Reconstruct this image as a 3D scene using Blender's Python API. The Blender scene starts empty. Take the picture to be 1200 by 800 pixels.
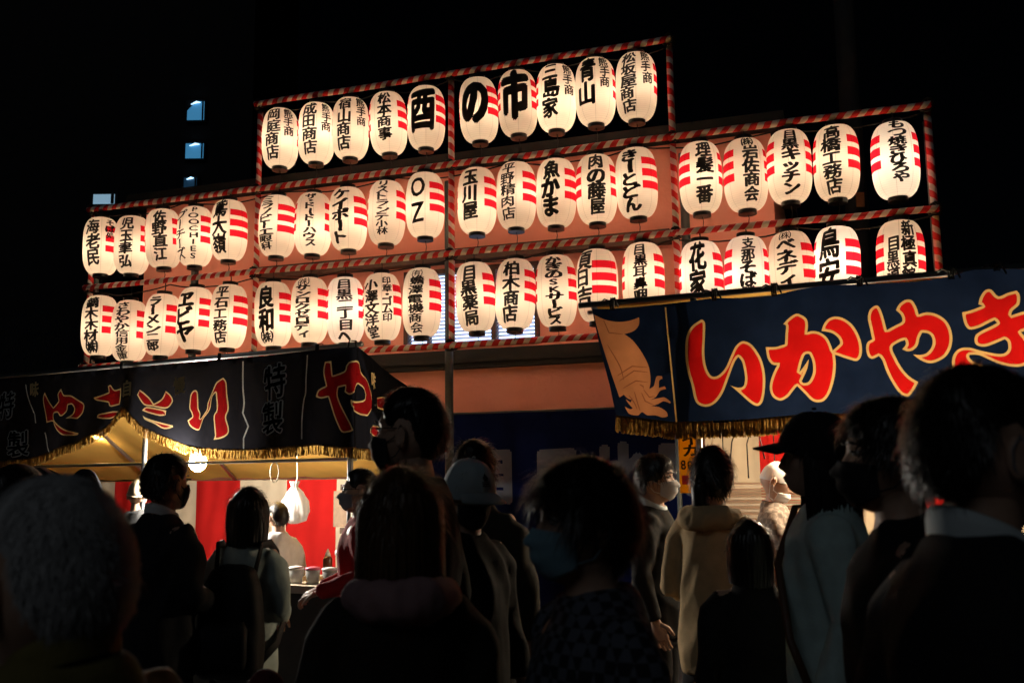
import bpy, bmesh, math, random
import numpy as np
from mathutils import Vector, Matrix, noise
from mathutils.geometry import delaunay_2d_cdt

random.seed(7)
rng = np.random.default_rng(7)
S = bpy.context.scene
COL = S.collection
R_ = math.radians

# ------------------------------------------------------------------ camera
CAM_H = 1.55
FPX = 1100.9                      # focal length in pixels of a 1200 wide frame
PITCH, ROLL, YAW = 0.1417, 0.0124, 0.3242
FW = Vector((0, math.cos(PITCH), math.sin(PITCH)))
UP = Vector((0, -math.sin(PITCH), math.cos(PITCH)))
RT = Vector((1, 0, 0))
cr, sr = math.cos(ROLL), math.sin(ROLL)
CR = RT * cr - UP * sr
CU = RT * sr + UP * cr
cam_d = bpy.data.cameras.new('camera')
cam = bpy.data.objects.new('camera', cam_d)
COL.objects.link(cam)
M = Matrix((CR, CU, -FW)).transposed().to_4x4()
M.translation = Vector((0, 0, CAM_H))
cam.matrix_world = M
cam_d.sensor_width = 36
cam_d.lens = FPX / 1200 * 36
cam_d.clip_start = 0.05
cam_d.clip_end = 500
cam_d.dof.use_dof = True
cam_d.dof.focus_distance = 9.3
cam_d.dof.aperture_fstop = 4.5
S.camera = cam
S.render.engine = 'CYCLES'
S.cycles.use_denoising = True
S.cycles.max_bounces = 8
S.cycles.diffuse_bounces = 4
S.cycles.transmission_bounces = 6
S.cycles.caustics_reflective = False
S.cycles.caustics_refractive = False
S.cycles.sample_clamp_indirect = 6

# ------------------------------------------------------------------ night sky, faint glow, exposure
W = bpy.data.worlds.new('World')
S.world = W
W.use_nodes = True
wn = W.node_tree.nodes
sky = wn.new('ShaderNodeTexSky')
sky.sky_type = 'NISHITA'
sky.sun_disc = False
sky.sun_elevation = R_(35)
sky.sun_rotation = R_(200)
W.node_tree.links.new(sky.outputs[0], wn['Background'].inputs[0])
wn['Background'].inputs[1].default_value = 0.00010
sun_d = bpy.data.lights.new('sun', 'SUN')
sun_d.energy = 0.07
sun_d.color = (0.86, 0.93, 1.0)
sun_d.angle = R_(25)
sun = bpy.data.objects.new('sun', sun_d)
COL.objects.link(sun)
sun.rotation_euler = (R_(52), 0, R_(-28))
S.view_settings.view_transform = 'Standard'
S.view_settings.look = 'None'
S.view_settings.exposure = 0
S.view_settings.gamma = 1


# ------------------------------------------------------------------ geometry helpers
def ray(px, py):
    a, b = px - 600.0, 400.0 - py
    return (CR * a + CU * b + FW * FPX).normalized()


def spot(px, py, d):
    """point at forward (horizontal) distance d from the lens"""
    r = ray(px, py)
    return Vector((0, 0, CAM_H)) + r * (d / r.y)


def hit(px, py, P, N):
    r = ray(px, py)
    o = Vector((0, 0, CAM_H))
    return o + r * ((P - o).dot(N) / r.dot(N))


class MB:
    def __init__(s):
        s.v, s.f, s.m, s.uv = [], [], [], {}

    def add(s, verts, faces, mi=0):
        o = len(s.v)
        s.v += [tuple(q) for q in verts]
        for f in faces:
            s.f.append(tuple(o + i for i in f))
            s.m.append(mi)
        return s

    def box(s, c, size, rz=0.0, mi=0, M3=None):
        hx, hy, hz = (q / 2 for q in size)
        pts = [Vector((x, y, z)) for x in (-hx, hx) for y in (-hy, hy) for z in (-hz, hz)]
        Rm = M3 if M3 is not None else Matrix.Rotation(rz, 3, 'Z')
        c = Vector(c)
        return s.add([c + Rm @ p for p in pts],
                     [(0, 1, 3, 2), (4, 6, 7, 5), (0, 4, 5, 1), (2, 3, 7, 6), (0, 2, 6, 4), (1, 5, 7, 3)], mi)

    def tube(s, pts, rad, n=10, mi=0, caps=True, flat=1.0, uv=False):
        pts = [Vector(p) for p in pts]
        if not hasattr(rad, '__len__'):
            rad = [rad] * len(pts)
        o = len(s.v)
        ref = None
        L = 0.0
        for i, p in enumerate(pts):
            t = (pts[min(i + 1, len(pts) - 1)] - pts[max(i - 1, 0)])
            t = t.normalized() if t.length > 1e-9 else Vector((0, 0, 1))
            if ref is None:
                ref = Vector((0, 0, 1)) if abs(t.z) < 0.9 else Vector((1, 0, 0))
            a = (ref - t * ref.dot(t)).normalized()
            ref = a
            b = t.cross(a)
            for k in range(n):
                w = 2 * math.pi * k / n
                s.v.append(tuple(p + (a * math.cos(w) * flat + b * math.sin(w)) * rad[i]))
        for i in range(len(pts) - 1):
            seg = (pts[i + 1] - pts[i]).length
            for k in range(n):
                k2 = (k + 1) % n
                if uv:
                    s.uv[len(s.f)] = [(L, k / n), (L, (k + 1) / n), (L + seg, (k + 1) / n), (L + seg, k / n)]
                s.f.append((o + i * n + k, o + i * n + k2, o + (i + 1) * n + k2, o + (i + 1) * n + k))
                s.m.append(mi)
            L += seg
        if caps:
            s.f.append(tuple(o + k for k in reversed(range(n))))
            s.m.append(mi)
            e = o + (len(pts) - 1) * n
            s.f.append(tuple(e + k for k in range(n)))
            s.m.append(mi)
        return s

    def loft(s, secs, n=20, mi=0):
        """secs: (z, cx, cy, rx, ry[, power])"""
        o = len(s.v)
        for q in secs:
            z, cx, cy, rx, ry = q[:5]
            e = q[5] if len(q) > 5 else 2.0
            for k in range(n):
                w = 2 * math.pi * k / n
                c, d = math.cos(w), math.sin(w)
                s.v.append((cx + rx * math.copysign(abs(c) ** (2 / e), c), cy + ry * math.copysign(abs(d) ** (2 / e), d), z))
        for i in range(len(secs) - 1):
            for k in range(n):
                k2 = (k + 1) % n
                s.f.append((o + i * n + k, o + i * n + k2, o + (i + 1) * n + k2, o + (i + 1) * n + k))
                s.m.append(mi)
        s.f.append(tuple(o + k for k in reversed(range(n))))
        e = o + (len(secs) - 1) * n
        s.f.append(tuple(e + k for k in range(n)))
        s.m += [mi, mi]
        return s

    def ball(s, c, r, nu=16, nv=10, M3=None, mi=0):
        if not hasattr(r, '__len__'):
            r = (r, r, r)
        c = Vector(c)
        v = []
        for j in range(nv + 1):
            e = -math.pi / 2 + math.pi * j / nv
            for i in range(nu):
                a = 2 * math.pi * i / nu
                p = Vector((r[0] * math.cos(e) * math.cos(a), r[1] * math.cos(e) * math.sin(a), r[2] * math.sin(e)))
                v.append(c + (M3 @ p if M3 is not None else p))
        f = [(j * nu + i, j * nu + (i + 1) % nu, (j + 1) * nu + (i + 1) % nu, (j + 1) * nu + i)
             for j in range(nv) for i in range(nu)]
        return s.add(v, f, mi)

    def mesh(s, name, mats, smooth=True):
        me = bpy.data.meshes.new(name)
        me.from_pydata(s.v, [], s.f)
        for m in (mats if isinstance(mats, (list, tuple)) else [mats]):
            me.materials.append(m)
        if any(s.m):
            me.polygons.foreach_set('material_index', s.m)
        if s.uv:
            ul = me.uv_layers.new(name='UVMap')
            for pi, co in s.uv.items():
                for li, c in zip(me.polygons[pi].loop_indices, co):
                    ul.data[li].uv = c
        if smooth:
            me.polygons.foreach_set('use_smooth', [True] * len(me.polygons))
        me.update()
        return me

    def build(s, name, mats, parent=None, smooth=True, world=True):
        return link(name, s.mesh(name, mats, smooth), parent, world)


def link(name, data, parent=None, world=True):
    o = bpy.data.objects.new(name, data)
    COL.objects.link(o)
    if parent is not None:
        o.parent = parent
        if world:
            o.matrix_parent_inverse = parent.matrix_basis.inverted()
    return o


def empty(name, loc, rz=0.0):
    o = bpy.data.objects.new(name, None)
    o.empty_display_size = 0.2
    COL.objects.link(o)
    o.location = loc
    o.rotation_euler = (0, 0, rz)
    o.matrix_basis = Matrix.Translation(Vector(loc)) @ Matrix.Rotation(rz, 4, 'Z')
    return o


def tag(o, label=None, cat=None, group=None, kind=None):
    if label:
        o['label'] = label
    if cat:
        o['category'] = cat
    if group:
        o['group'] = group
    if kind:
        o['kind'] = kind
    return o


def remesh(mb, name, mats, voxel=0.014, smooth=6, wr=0.0, wscale=9.0, seed=0, ridge=False):
    me = mb.mesh('tmp', mats)
    o = bpy.data.objects.new('tmp', me)
    COL.objects.link(o)
    r = o.modifiers.new('r', 'REMESH')
    r.mode = 'VOXEL'
    r.voxel_size = voxel
    sm = o.modifiers.new('s', 'SMOOTH')
    sm.factor = 0.5
    sm.iterations = smooth
    dg = bpy.context.evaluated_depsgraph_get()
    out = bpy.data.meshes.new_from_object(o.evaluated_get(dg))
    out.name = name
    bpy.data.objects.remove(o)
    bpy.data.meshes.remove(me)
    if not out.materials:
        for m in (mats if isinstance(mats, (list, tuple)) else [mats]):
            out.materials.append(m)
    if wr:
        off = Vector((seed * 3.1, seed * 1.7, seed))
        nr = [v.normal.copy() for v in out.vertices]
        for v, n_ in zip(out.vertices, nr):
            p = v.co
            q = Vector((p.x * wscale, p.y * wscale, p.z * wscale * 0.55 + p.x * 5)) + off
            n1 = noise.noise(q)
            a = 0.75 * (1 - 3.2 * abs(n1)) + 0.6 * noise.noise(q * 2.1) if ridge else n1 + 0.5 * noise.noise(q * 2.3)
            v.co = p + n_ * (a * wr)
    out.polygons.foreach_set('use_smooth', [True] * len(out.polygons))
    return out


def catmull(P, k=5, closed=True, sharp=50):
    """closed smooth curve through P, corners sharper than `sharp` degrees of interior angle kept"""
    P = [np.array(p, float) for p in P]
    n = len(P)
    out = []
    for i in range(n if closed else n - 1):
        p0, p1, p2, p3 = P[(i - 1) % n], P[i], P[(i + 1) % n], P[(i + 2) % n]

        def corner(a, b, c):
            u, w = a - b, c - b
            cs = u @ w / (np.linalg.norm(u) * np.linalg.norm(w) + 1e-9)
            return cs > math.cos(R_(180 - sharp - 20))
        m1 = np.zeros(2) if corner(p0, p1, p2) else (p2 - p0) / 2
        m2 = np.zeros(2) if corner(p1, p2, p3) else (p3 - p1) / 2
        for j in range(k):
            t = j / k
            out.append((2 * t**3 - 3 * t**2 + 1) * p1 + (t**3 - 2 * t**2 + t) * m1 + (-2 * t**3 + 3 * t**2) * p2 + (t**3 - t**2) * m2)
    return np.array(out)


def inside(pts, poly):
    x, y = pts[:, 0], pts[:, 1]
    r = np.zeros(len(pts), bool)
    q = np.roll(poly, -1, 0)
    for (x1, y1), (x2, y2) in zip(poly, q):
        c = ((y1 > y) != (y2 > y))
        with np.errstate(divide='ignore', invalid='ignore'):
            xx = (x2 - x1) * (y - y1) / (y2 - y1 + 1e-12) + x1
        r ^= c & (x < xx)
    return r


def dist(pts, poly):
    q = np.roll(poly, -1, 0)
    best = np.full(len(pts), 1e9)
    for a, b in zip(poly, q):
        ab = b - a
        t = np.clip(((pts - a) @ ab) / (ab @ ab + 1e-12), 0, 1)
        best = np.minimum(best, np.linalg.norm(pts - (a + t[:, None] * ab), axis=1))
    return best


# ------------------------------------------------------------------ materials
def mat(name, col, rough=0.7, vary=0.12, scale=12.0, bump=0.0, bscale=60.0, metal=0.0, spec=0.4, coat=0.0, wave=None):
    m = bpy.data.materials.new(name)
    m.use_nodes = True
    nt = m.node_tree
    b = nt.nodes['Principled BSDF']
    b.inputs['Roughness'].default_value = rough
    b.inputs['Metallic'].default_value = metal
    b.inputs['Specular IOR Level'].default_value = spec
    tc = nt.nodes.new('ShaderNodeTexCoord')
    nz = nt.nodes.new('ShaderNodeTexNoise')
    nz.inputs['Scale'].default_value = scale
    nz.inputs['Detail'].default_value = 6
    nt.links.new(tc.outputs['Object'], nz.inputs['Vector'])
    mx = nt.nodes.new('ShaderNodeMix')
    mx.data_type = 'RGBA'
    lo = [max(0, c * (1 - vary * 1.6)) for c in col]
    hi = [min(1, c * (1 + vary * 1.6)) for c in col]
    mx.inputs['A'].default_value = (*lo, 1)
    mx.inputs['B'].default_value = (*hi, 1)
    nt.links.new(nz.outputs['Fac'], mx.inputs['Factor'])
    nt.links.new(mx.outputs['Result'], b.inputs['Base Color'])
    if bump:
        n2 = nt.nodes.new('ShaderNodeTexNoise')
        n2.inputs['Scale'].default_value = bscale
        n2.inputs['Detail'].default_value = 4
        nt.links.new(tc.outputs['Object'], n2.inputs['Vector'])
        bp = nt.nodes.new('ShaderNodeBump')
        bp.inputs['Strength'].default_value = bump
        bp.inputs['Distance'].default_value = 0.01
        nt.links.new(n2.outputs['Fac'], bp.inputs['Height'])
        nt.links.new(bp.outputs['Normal'], b.inputs['Normal'])
    return m


def mnode(nt, op, a, b=None):
    n = nt.nodes.new('ShaderNodeMath')
    n.operation = op
    for i, q in enumerate((a, b)):
        if q is None:
            continue
        if isinstance(q, (int, float)):
            n.inputs[i].default_value = q
        else:
            nt.links.new(q, n.inputs[i])
    return n.outputs[0]


def thin(name, col, trans, vary=0.1, scale=14.0, weave=0.0, tcol=None):
    """cloth or paper that lets light through: diffuse + translucent"""
    m = bpy.data.materials.new(name)
    m.use_nodes = True
    nt = m.node_tree
    nt.nodes.remove(nt.nodes['Principled BSDF'])
    out = nt.nodes['Material Output']
    d = nt.nodes.new('ShaderNodeBsdfDiffuse')
    t = nt.nodes.new('ShaderNodeBsdfTranslucent')
    x = nt.nodes.new('ShaderNodeMixShader')
    x.inputs[0].default_value = trans
    tc = nt.nodes.new('ShaderNodeTexCoord')
    nz = nt.nodes.new('ShaderNodeTexNoise')
    nz.inputs['Scale'].default_value = scale
    nz.inputs['Detail'].default_value = 7
    nt.links.new(tc.outputs['Object'], nz.inputs['Vector'])
    for c, sh in ((col, d), (tcol or col, t)):
        mx = nt.nodes.new('ShaderNodeMix')
        mx.data_type = 'RGBA'
        mx.inputs['A'].default_value = (*[max(0, q * (1 - 1.6 * vary)) for q in c], 1)
        mx.inputs['B'].default_value = (*[min(1, q * (1 + 1.6 * vary)) for q in c], 1)
        nt.links.new(nz.outputs['Fac'], mx.inputs['Factor'])
        nt.links.new(mx.outputs['Result'], sh.inputs['Color'])
    nt.links.new(d.outputs[0], x.inputs[1])
    nt.links.new(t.outputs[0], x.inputs[2])
    nt.links.new(x.outputs[0], out.inputs[0])
    return m


def lantern_paper(name, col, tcol):
    m = thin(name, col, 0.6, 0.05, 9.0, tcol=tcol)
    nt = m.node_tree
    t = next(n for n in nt.nodes if n.type == 'BSDF_TRANSLUCENT')
    mx = t.inputs['Color'].links[0].from_socket
    tc = nt.nodes.new('ShaderNodeTexCoord')
    sp = nt.nodes.new('ShaderNodeSeparateXYZ')
    nt.links.new(tc.outputs['Object'], sp.inputs[0])
    # paper seams: thin lines where two gores of paper overlap, fine hoops of bamboo behind the paper
    ang = mnode(nt, 'ARCTAN2', sp.outputs['X'], sp.outputs['Y'])
    fr = mnode(nt, 'FRACT', mnode(nt, 'MULTIPLY', ang, 8 / (2 * math.pi)))
    seam = mnode(nt, 'LESS_THAN', fr, 0.028)
    hp = mnode(nt, 'LESS_THAN', mnode(nt, 'FRACT', mnode(nt, 'MULTIPLY', sp.outputs['Z'], 52.0)), 0.22)
    nz = nt.nodes.new('ShaderNodeTexNoise')
    nz.inputs['Scale'].default_value = 5
    nt.links.new(tc.outputs['Object'], nz.inputs['Vector'])
    dk = mnode(nt, 'ADD', mnode(nt, 'MULTIPLY', seam, 0.55), mnode(nt, 'MULTIPLY', mnode(nt, 'MULTIPLY', hp, 0.30), nz.outputs['Fac']))
    m2 = nt.nodes.new('ShaderNodeMix')
    m2.data_type = 'RGBA'
    m2.blend_type = 'MULTIPLY'
    m2.inputs['Factor'].default_value = 1.0
    nt.links.new(mx, m2.inputs['A'])
    inv = mnode(nt, 'SUBTRACT', 1.0, dk)
    cmb = nt.nodes.new('ShaderNodeCombineColor')
    for i in range(3):
        nt.links.new(inv, cmb.inputs[i])
    nt.links.new(cmb.outputs[0], m2.inputs['B'])
    nt.links.new(m2.outputs['Result'], t.inputs['Color'])
    return m


def candy(name, red=(0.58, 0.014, 0.014), white=(0.74, 0.68, 0.62), period=0.132):
    m = mat(name, white, 0.55)
    nt = m.node_tree
    b = nt.nodes['Principled BSDF']
    uvn = nt.nodes.new('ShaderNodeUVMap')
    sp = nt.nodes.new('ShaderNodeSeparateXYZ')
    nt.links.new(uvn.outputs[0], sp.inputs[0])
    nz = nt.nodes.new('ShaderNodeTexNoise')
    nz.inputs['Scale'].default_value = 1.7
    nt.links.new(uvn.outputs[0], nz.inputs['Vector'])
    ph = mnode(nt, 'ADD', mnode(nt, 'ADD', mnode(nt, 'DIVIDE', sp.outputs['X'], period), sp.outputs['Y']),
               mnode(nt, 'MULTIPLY', nz.outputs['Fac'], 0.5))
    st = mnode(nt, 'GREATER_THAN', mnode(nt, 'FRACT', ph), 0.48)
    old = b.inputs['Base Color'].links[0].from_socket
    mx = nt.nodes.new('ShaderNodeMix')
    mx.data_type = 'RGBA'
    nt.links.new(st, mx.inputs['Factor'])
    nt.links.new(old, mx.inputs['A'])
    mx.inputs['B'].default_value = (*red, 1)
    nt.links.new(mx.outputs['Result'], b.inputs['Base Color'])
    return m


def emit(name, col, st):
    m = bpy.data.materials.new(name)
    m.use_nodes = True
    b = m.node_tree.nodes['Principled BSDF']
    b.inputs['Base Color'].default_value = (*col, 1)
    b.inputs['Emission Color'].default_value = (*col, 1)
    b.inputs['Emission Strength'].default_value = st
    return m


PAPER = lantern_paper('lantern_paper', (0.86, 0.82, 0.74), (0.86, 0.80, 0.68))
PAPER_RED = lantern_paper('lantern_paper_red', (0.50, 0.016, 0.03), (0.64, 0.012, 0.026))
INK = mat('brush_ink', (0.012, 0.011, 0.011), 0.7, 0.3)
BLACK_RIM = mat('black_lacquer', (0.012, 0.012, 0.013), 0.35)
CANDY = candy('red_white_tape')
STEEL = mat('galvanised_pipe', (0.42, 0.43, 0.44), 0.3, 0.15, 30, metal=0.9)
DARK_STEEL = mat('dark_pipe', (0.05, 0.06, 0.06), 0.45, 0.2, 20)
CABLE = mat('black_cable', (0.012, 0.011, 0.010), 0.6)
PLASTER = mat('salmon_plaster', (0.86, 0.37, 0.28), 0.85, 0.12, 0.9, bump=0.6, bscale=22)
ROOF = mat('dark_roof', (0.006, 0.006, 0.006), 0.8, 0.3, 8, bump=0.3)
BROWN = mat('brown_timber', (0.07, 0.04, 0.028), 0.7, 0.3, 10)
SHUTTER = mat('window_louvre', (0.55, 0.56, 0.60), 0.5)
ASPHALT = mat('asphalt', (0.045, 0.045, 0.047), 0.9, 0.3, 60, bump=0.6, bscale=200)
TOWER = mat('tower_concrete', (0.02, 0.02, 0.022), 0.9, 0.2, 2)
FRINGE = thin('gold_fringe', (0.22, 0.13, 0.035), 0.5, 0.35, 90)
CANVAS = thin('amber_canopy_tarp', (0.78, 0.46, 0.11), 0.40, 0.10, 5, tcol=(0.70, 0.40, 0.09))
NAVY = thin('navy_cotton', (0.006, 0.012, 0.032), 0.25, 0.35, 7)
BLACK_CLOTH = thin('black_cotton', (0.007, 0.007, 0.009), 0.2, 0.2, 30)
RED_DYE = thin('red_dye', (0.42, 0.007, 0.006), 0.24, 0.18, 9, tcol=(0.46, 0.007, 0.007))
RED_DYE_DULL = thin('dull_red_dye', (0.22, 0.006, 0.007), 0.10, 0.2, 9)
GOLD_DYE = thin('gold_dye', (0.58, 0.38, 0.14), 0.24, 0.10, 20)
GOLD_DULL = thin('dull_gold_dye', (0.72, 0.52, 0.24), 0.08, 0.15, 20)
SQUID = thin('squid_tan_dye', (0.44, 0.185, 0.08), 0.32, 0.36, 5)
SQUID_LINE = thin('squid_brown_line', (0.24, 0.09, 0.04), 0.3)
GREY_DYE = thin('grey_dye', (0.62, 0.62, 0.58), 0.06, 0.3, 20)
CUR_RED = thin('curtain_red', (0.50, 0.018, 0.016), 0.3, 0.12, 5)
CUR_WHITE = thin('curtain_white', (0.60, 0.50, 0.36), 0.3, 0.10, 5)

# ------------------------------------------------------------------ ground and far background
g = MB().box((0, 60, -0.05), (400, 400, 0.1)).build('ground', ASPHALT, smooth=False)
tag(g, kind='structure')

# facade frame of reference: lantern rack plane
FU = Vector((math.cos(YAW), -math.sin(YAW), 0))
FN = Vector((math.sin(YAW), math.cos(YAW), 0))
P0 = Vector((0, 9.45, 0))


def fac(t, off, z):
    return P0 + FU * t + FN * off + Vector((0, 0, z))


def fpx(px, py, off=0.0):
    """pixel of the photograph -> (t, z) on the plane `off` metres behind the rack"""
    p = hit(px, py, P0 + FN * off, FN)
    q = p - P0
    return q.dot(FU), p.z


FM = Matrix((FU, FN, Vector((0, 0, 1)))).transposed()


def fbox(mb, t0, t1, o0, o1, z0, z1, mi=0):
    c = fac((t0 + t1) / 2, (o0 + o1) / 2, (z0 + z1) / 2)
    return mb.box(c, (abs(t1 - t0), abs(o1 - o0), abs(z1 - z0)), mi=mi, M3=FM)


# far apartment tower with a lit staircase and a lower house with one lit window
BLUE_LIT = emit('stairwell_light', (0.04, 0.19, 0.36), 0.9)
BLUE_HOT = emit('stair_tube_lamp', (0.45, 0.75, 1.0), 2.2)
PALE_LIT = emit('pale_window_light', (0.25, 0.42, 0.55), 0.75)
tw = empty('apartment_tower', (spot(228, 170, 42).x, 44, 0))
tag(tw, 'unlit high apartment tower in the dark at left with a column of blue stairwell windows', 'building')
tb = MB()
tx = spot(228, 170, 42).x
tb.box((tx - 5, 47, 15), (15, 8.9, 30))
tb.build('wall', TOWER, tw, smooth=False)


def lit_window(px, py, w, h, d, parent, m1, hot=None, cut=0):
    c = spot(px, py, d)
    f = MB()
    f.box((c.x, c.y + 0.05, c.z), (w + 0.16, 0.1, h + 0.16)).build('window', TOWER, parent, smooth=False)
    wf = COL.objects[-1] if False else bpy.data.objects[[o.name for o in parent.children][-1]]
    p = MB()
    if cut:
        y = c.y - 0.01
        p.add([(c.x - w / 2, y, c.z - h / 2), (c.x + w / 2, y, c.z - h / 2), (c.x + w / 2, y, c.z + h / 2),
               (c.x, y, c.z + h / 2), (c.x - w / 2, y, c.z + h / 2 - cut)], [(0, 1, 2, 3, 4)])
    else:
        p.box((c.x, c.y - 0.01, c.z), (w, 0.02, h))
    p.build('pane', m1, wf, smooth=False)
    b = MB()
    b.box((c.x + w * 0.42, c.y - 0.04, c.z), (0.07, 0.04, h))
    b.build('frame', TOWER, wf, smooth=False)
    if hot:
        MB().tube([(c.x - w * 0.25, c.y - 0.10, c.z + h * 0.30), (c.x + 0.05, c.y - 0.10, c.z + h * 0.42), (c.x + w * .3, c.y - .1, c.z + h * .40)],
                  [0.02, 0.06, 0.02], 6).build('tube_lamp', hot, wf)


lit_window(229.5, 130, 0.80, 0.92, 42.4, tw, BLUE_LIT, BLUE_HOT, cut=0.45)
lit_window(228, 177, 0.84, 0.72, 42.4, tw, BLUE_LIT, BLUE_HOT)
lit_window(223, 215, 0.60, 0.55, 42.4, tw, emit('dim_stair_light', (0.012, 0.05, 0.10), 0.4), BLUE_HOT)
hs = empty('dark_house', (spot(120, 233, 24).x - 3, 27, 0))
tag(hs, 'dark low house behind the left end of the lantern rack, one pale window lit', 'building')
hx = spot(120, 233, 24).x
MB().box((hx - 2.2, 27.6, 4.3), (5.6, 7, 8.6)).build('wall', TOWER, hs, smooth=False)
lit_window(122, 233.5, 0.56, 0.26, 24.05, hs, PALE_LIT)

# utility pole right
pp = spot(1003, 230, 14.0)
up = empty('utility_pole', (pp.x, pp.y, 0))
tag(up, 'grey concrete utility pole rising into the dark behind the right bay', 'utility pole')
CONC = mat('pole_concrete', (0.05, 0.048, 0.045), 0.85, 0.15, 10)
MB().tube([(pp.x, pp.y, 0), (pp.x, pp.y, 11.5)], [0.19, 0.14], 16).build('shaft', CONC, up)
arm = MB()
arm.box((pp.x, pp.y - 0.17, 9.6), (1.6, 0.09, 0.09))
arm.build('crossarm', DARK_STEEL, up, smooth=False)
q = spot(1008, 234, 13.78)
MB().box(q, (0.12, 0.03, 0.22)).build('lit_patch', mat('orange_lit_patch', (0.5, 0.2, 0.08)), up, smooth=False)  # small orange patch on the shaft, its colour stands for light falling there

# ------------------------------------------------------------------ building behind the lanterns
OFF = 0.85
bl = empty('shop_building', fac(0, OFF, 0))
tag(bl, 'two storey salmon plaster building lit up by the lanterns hung in front of it', 'building')
tL = fpx(168, 335, OFF)[0]
tR = fpx(907, 240, OFF)[0]
zT = fpx(536, 200, OFF)[1]
wt0, wz1 = fpx(474, 318, OFF)
wt1, wz0 = fpx(633, 402, OFF)
wz1 = fpx(560, 312, OFF)[1]
wm = MB()
fbox(wm, tL, wt0, OFF, OFF + 4, 0, zT)
fbox(wm, wt1, tR, OFF, OFF + 4, 0, zT)
fbox(wm, wt0, wt1, OFF, OFF + 4, 0, wz0)
fbox(wm, wt0, wt1, OFF, OFF + 4, wz1, zT)
wm.build('wall', PLASTER, bl, smooth=False)
rm = MB()
fbox(rm, tL - 0.15, tR + 0.15, OFF - 0.22, OFF + 4.4, zT + 0.002, zT + 0.14)
rm.build('roof', ROOF, bl, smooth=False)
# moulding band and window hood
hd = MB()
t0, _ = fpx(303, 330, OFF)
t1, _ = fpx(788, 300, OFF)
zh = fpx(560, 307, OFF)[1]
fbox(hd, t0, t1, OFF - 0.16, OFF - 0.002, zh, zh + 0.14)
hd.build('window_hood', BROWN, bl, smooth=False)
# window : dark frame, mullions, bright louvred panes
wf = MB()
fr = 0.055
fbox(wf, wt0, wt1, OFF - 0.02, OFF + 0.10, wz1 - fr, wz1)
fbox(wf, wt0, wt1, OFF - 0.02, OFF + 0.10, wz0, wz0 + fr)
ms = [wt0] + [fpx(x, 360, OFF)[0] for x in (522, 577, 630)]
for x in (wt0, fpx(501, 360, OFF)[0], fpx(524, 360, OFF)[0], fpx(576, 360, OFF)[0], wt1 - fr):
    fbox(wf, x, x + (fr if x != fpx(501, 360, OFF)[0] else .02), OFF - 0.021, OFF + 0.09, wz0 + fr, wz1 - fr)
wo = wf.build('window', BROWN, bl, smooth=False)
lou = MB()
z = wz0 + fr + 0.02
while z < wz1 - fr - 0.02:
    c = fac((wt0 + wt1) / 2, OFF + 0.045, z)
    lou.box(c, (wt1 - wt0 - 0.06, 0.055, 0.006), M3=FM @ Matrix.Rotation(R_(28), 3, 'X'))
    z += 0.042
lou.build('louvre', SHUTTER, wo, smooth=False)
pn = MB()
fbox(pn, wt0 + 0.02, wt1 - 0.02, OFF + 0.13, OFF + 0.14, wz0 + 0.02, wz1 - 0.02)
pn.build('pane', emit('room_light', (0.50, 0.68, 1.0), 3.0), wo, smooth=False)
# ledge under the window
lm = MB()
t0, z1 = fpx(424, 414, OFF - 0.3)
t1, _ = fpx(800, 400, OFF - 0.3)
z1 = fpx(560, 406, OFF - 0.3)[1]
z0 = fpx(560, 428, OFF - 0.3)[1]
fbox(lm, tL + 0.1, t1, OFF - 0.13, OFF - 0.003, z0 + 0.06, z1)
fbox(lm, tL + 0.1, t1, OFF - 0.10, OFF - 0.004, z0, z0 + 0.058)
lm.build('ledge', ROOF, bl, smooth=False)
cn = MB()
t0, zc = fpx(530, 485, OFF - 0.02)
fbox(cn, tL + .1, t1, OFF - 0.05, OFF - 0.003, zc - 0.02, zc + 0.012)
cn.build('conduit', BROWN, bl, smooth=False)


# ------------------------------------------------------------------ glyphs
_gc = {}


def glyph(ch, off):
    k = (ch, off)
    if k in _gc:
        return _gc[k]
    c = bpy.data.curves.new('t', 'FONT')
    c.body = ch
    c.size = 1
    c.offset = off
    c.resolution_u = 3
    o = bpy.data.objects.new('t', c)
    COL.objects.link(o)
    bpy.context.view_layer.update()
    me = bpy.data.meshes.new_from_object(o.evaluated_get(bpy.context.evaluated_depsgraph_get()))
    v = np.array([x.co[:2] for x in me.vertices])
    f = [tuple(p.vertices) for p in me.polygons]
    bpy.data.objects.remove(o)
    bpy.data.meshes.remove(me)
    v = v - (v.min(0) + v.max(0)) * 0.5 if ch in 'ー' else v - np.array([(v[:, 0].min() + v[:, 0].max()) / 2, 0.38])
    if ch == 'ー':
        v = v[:, ::-1] * np.array([-1, 1])
    if ch == '一':
        v[:, 1] -= 0.0
    _gc[k] = (v, f)
    return _gc[k]


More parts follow.
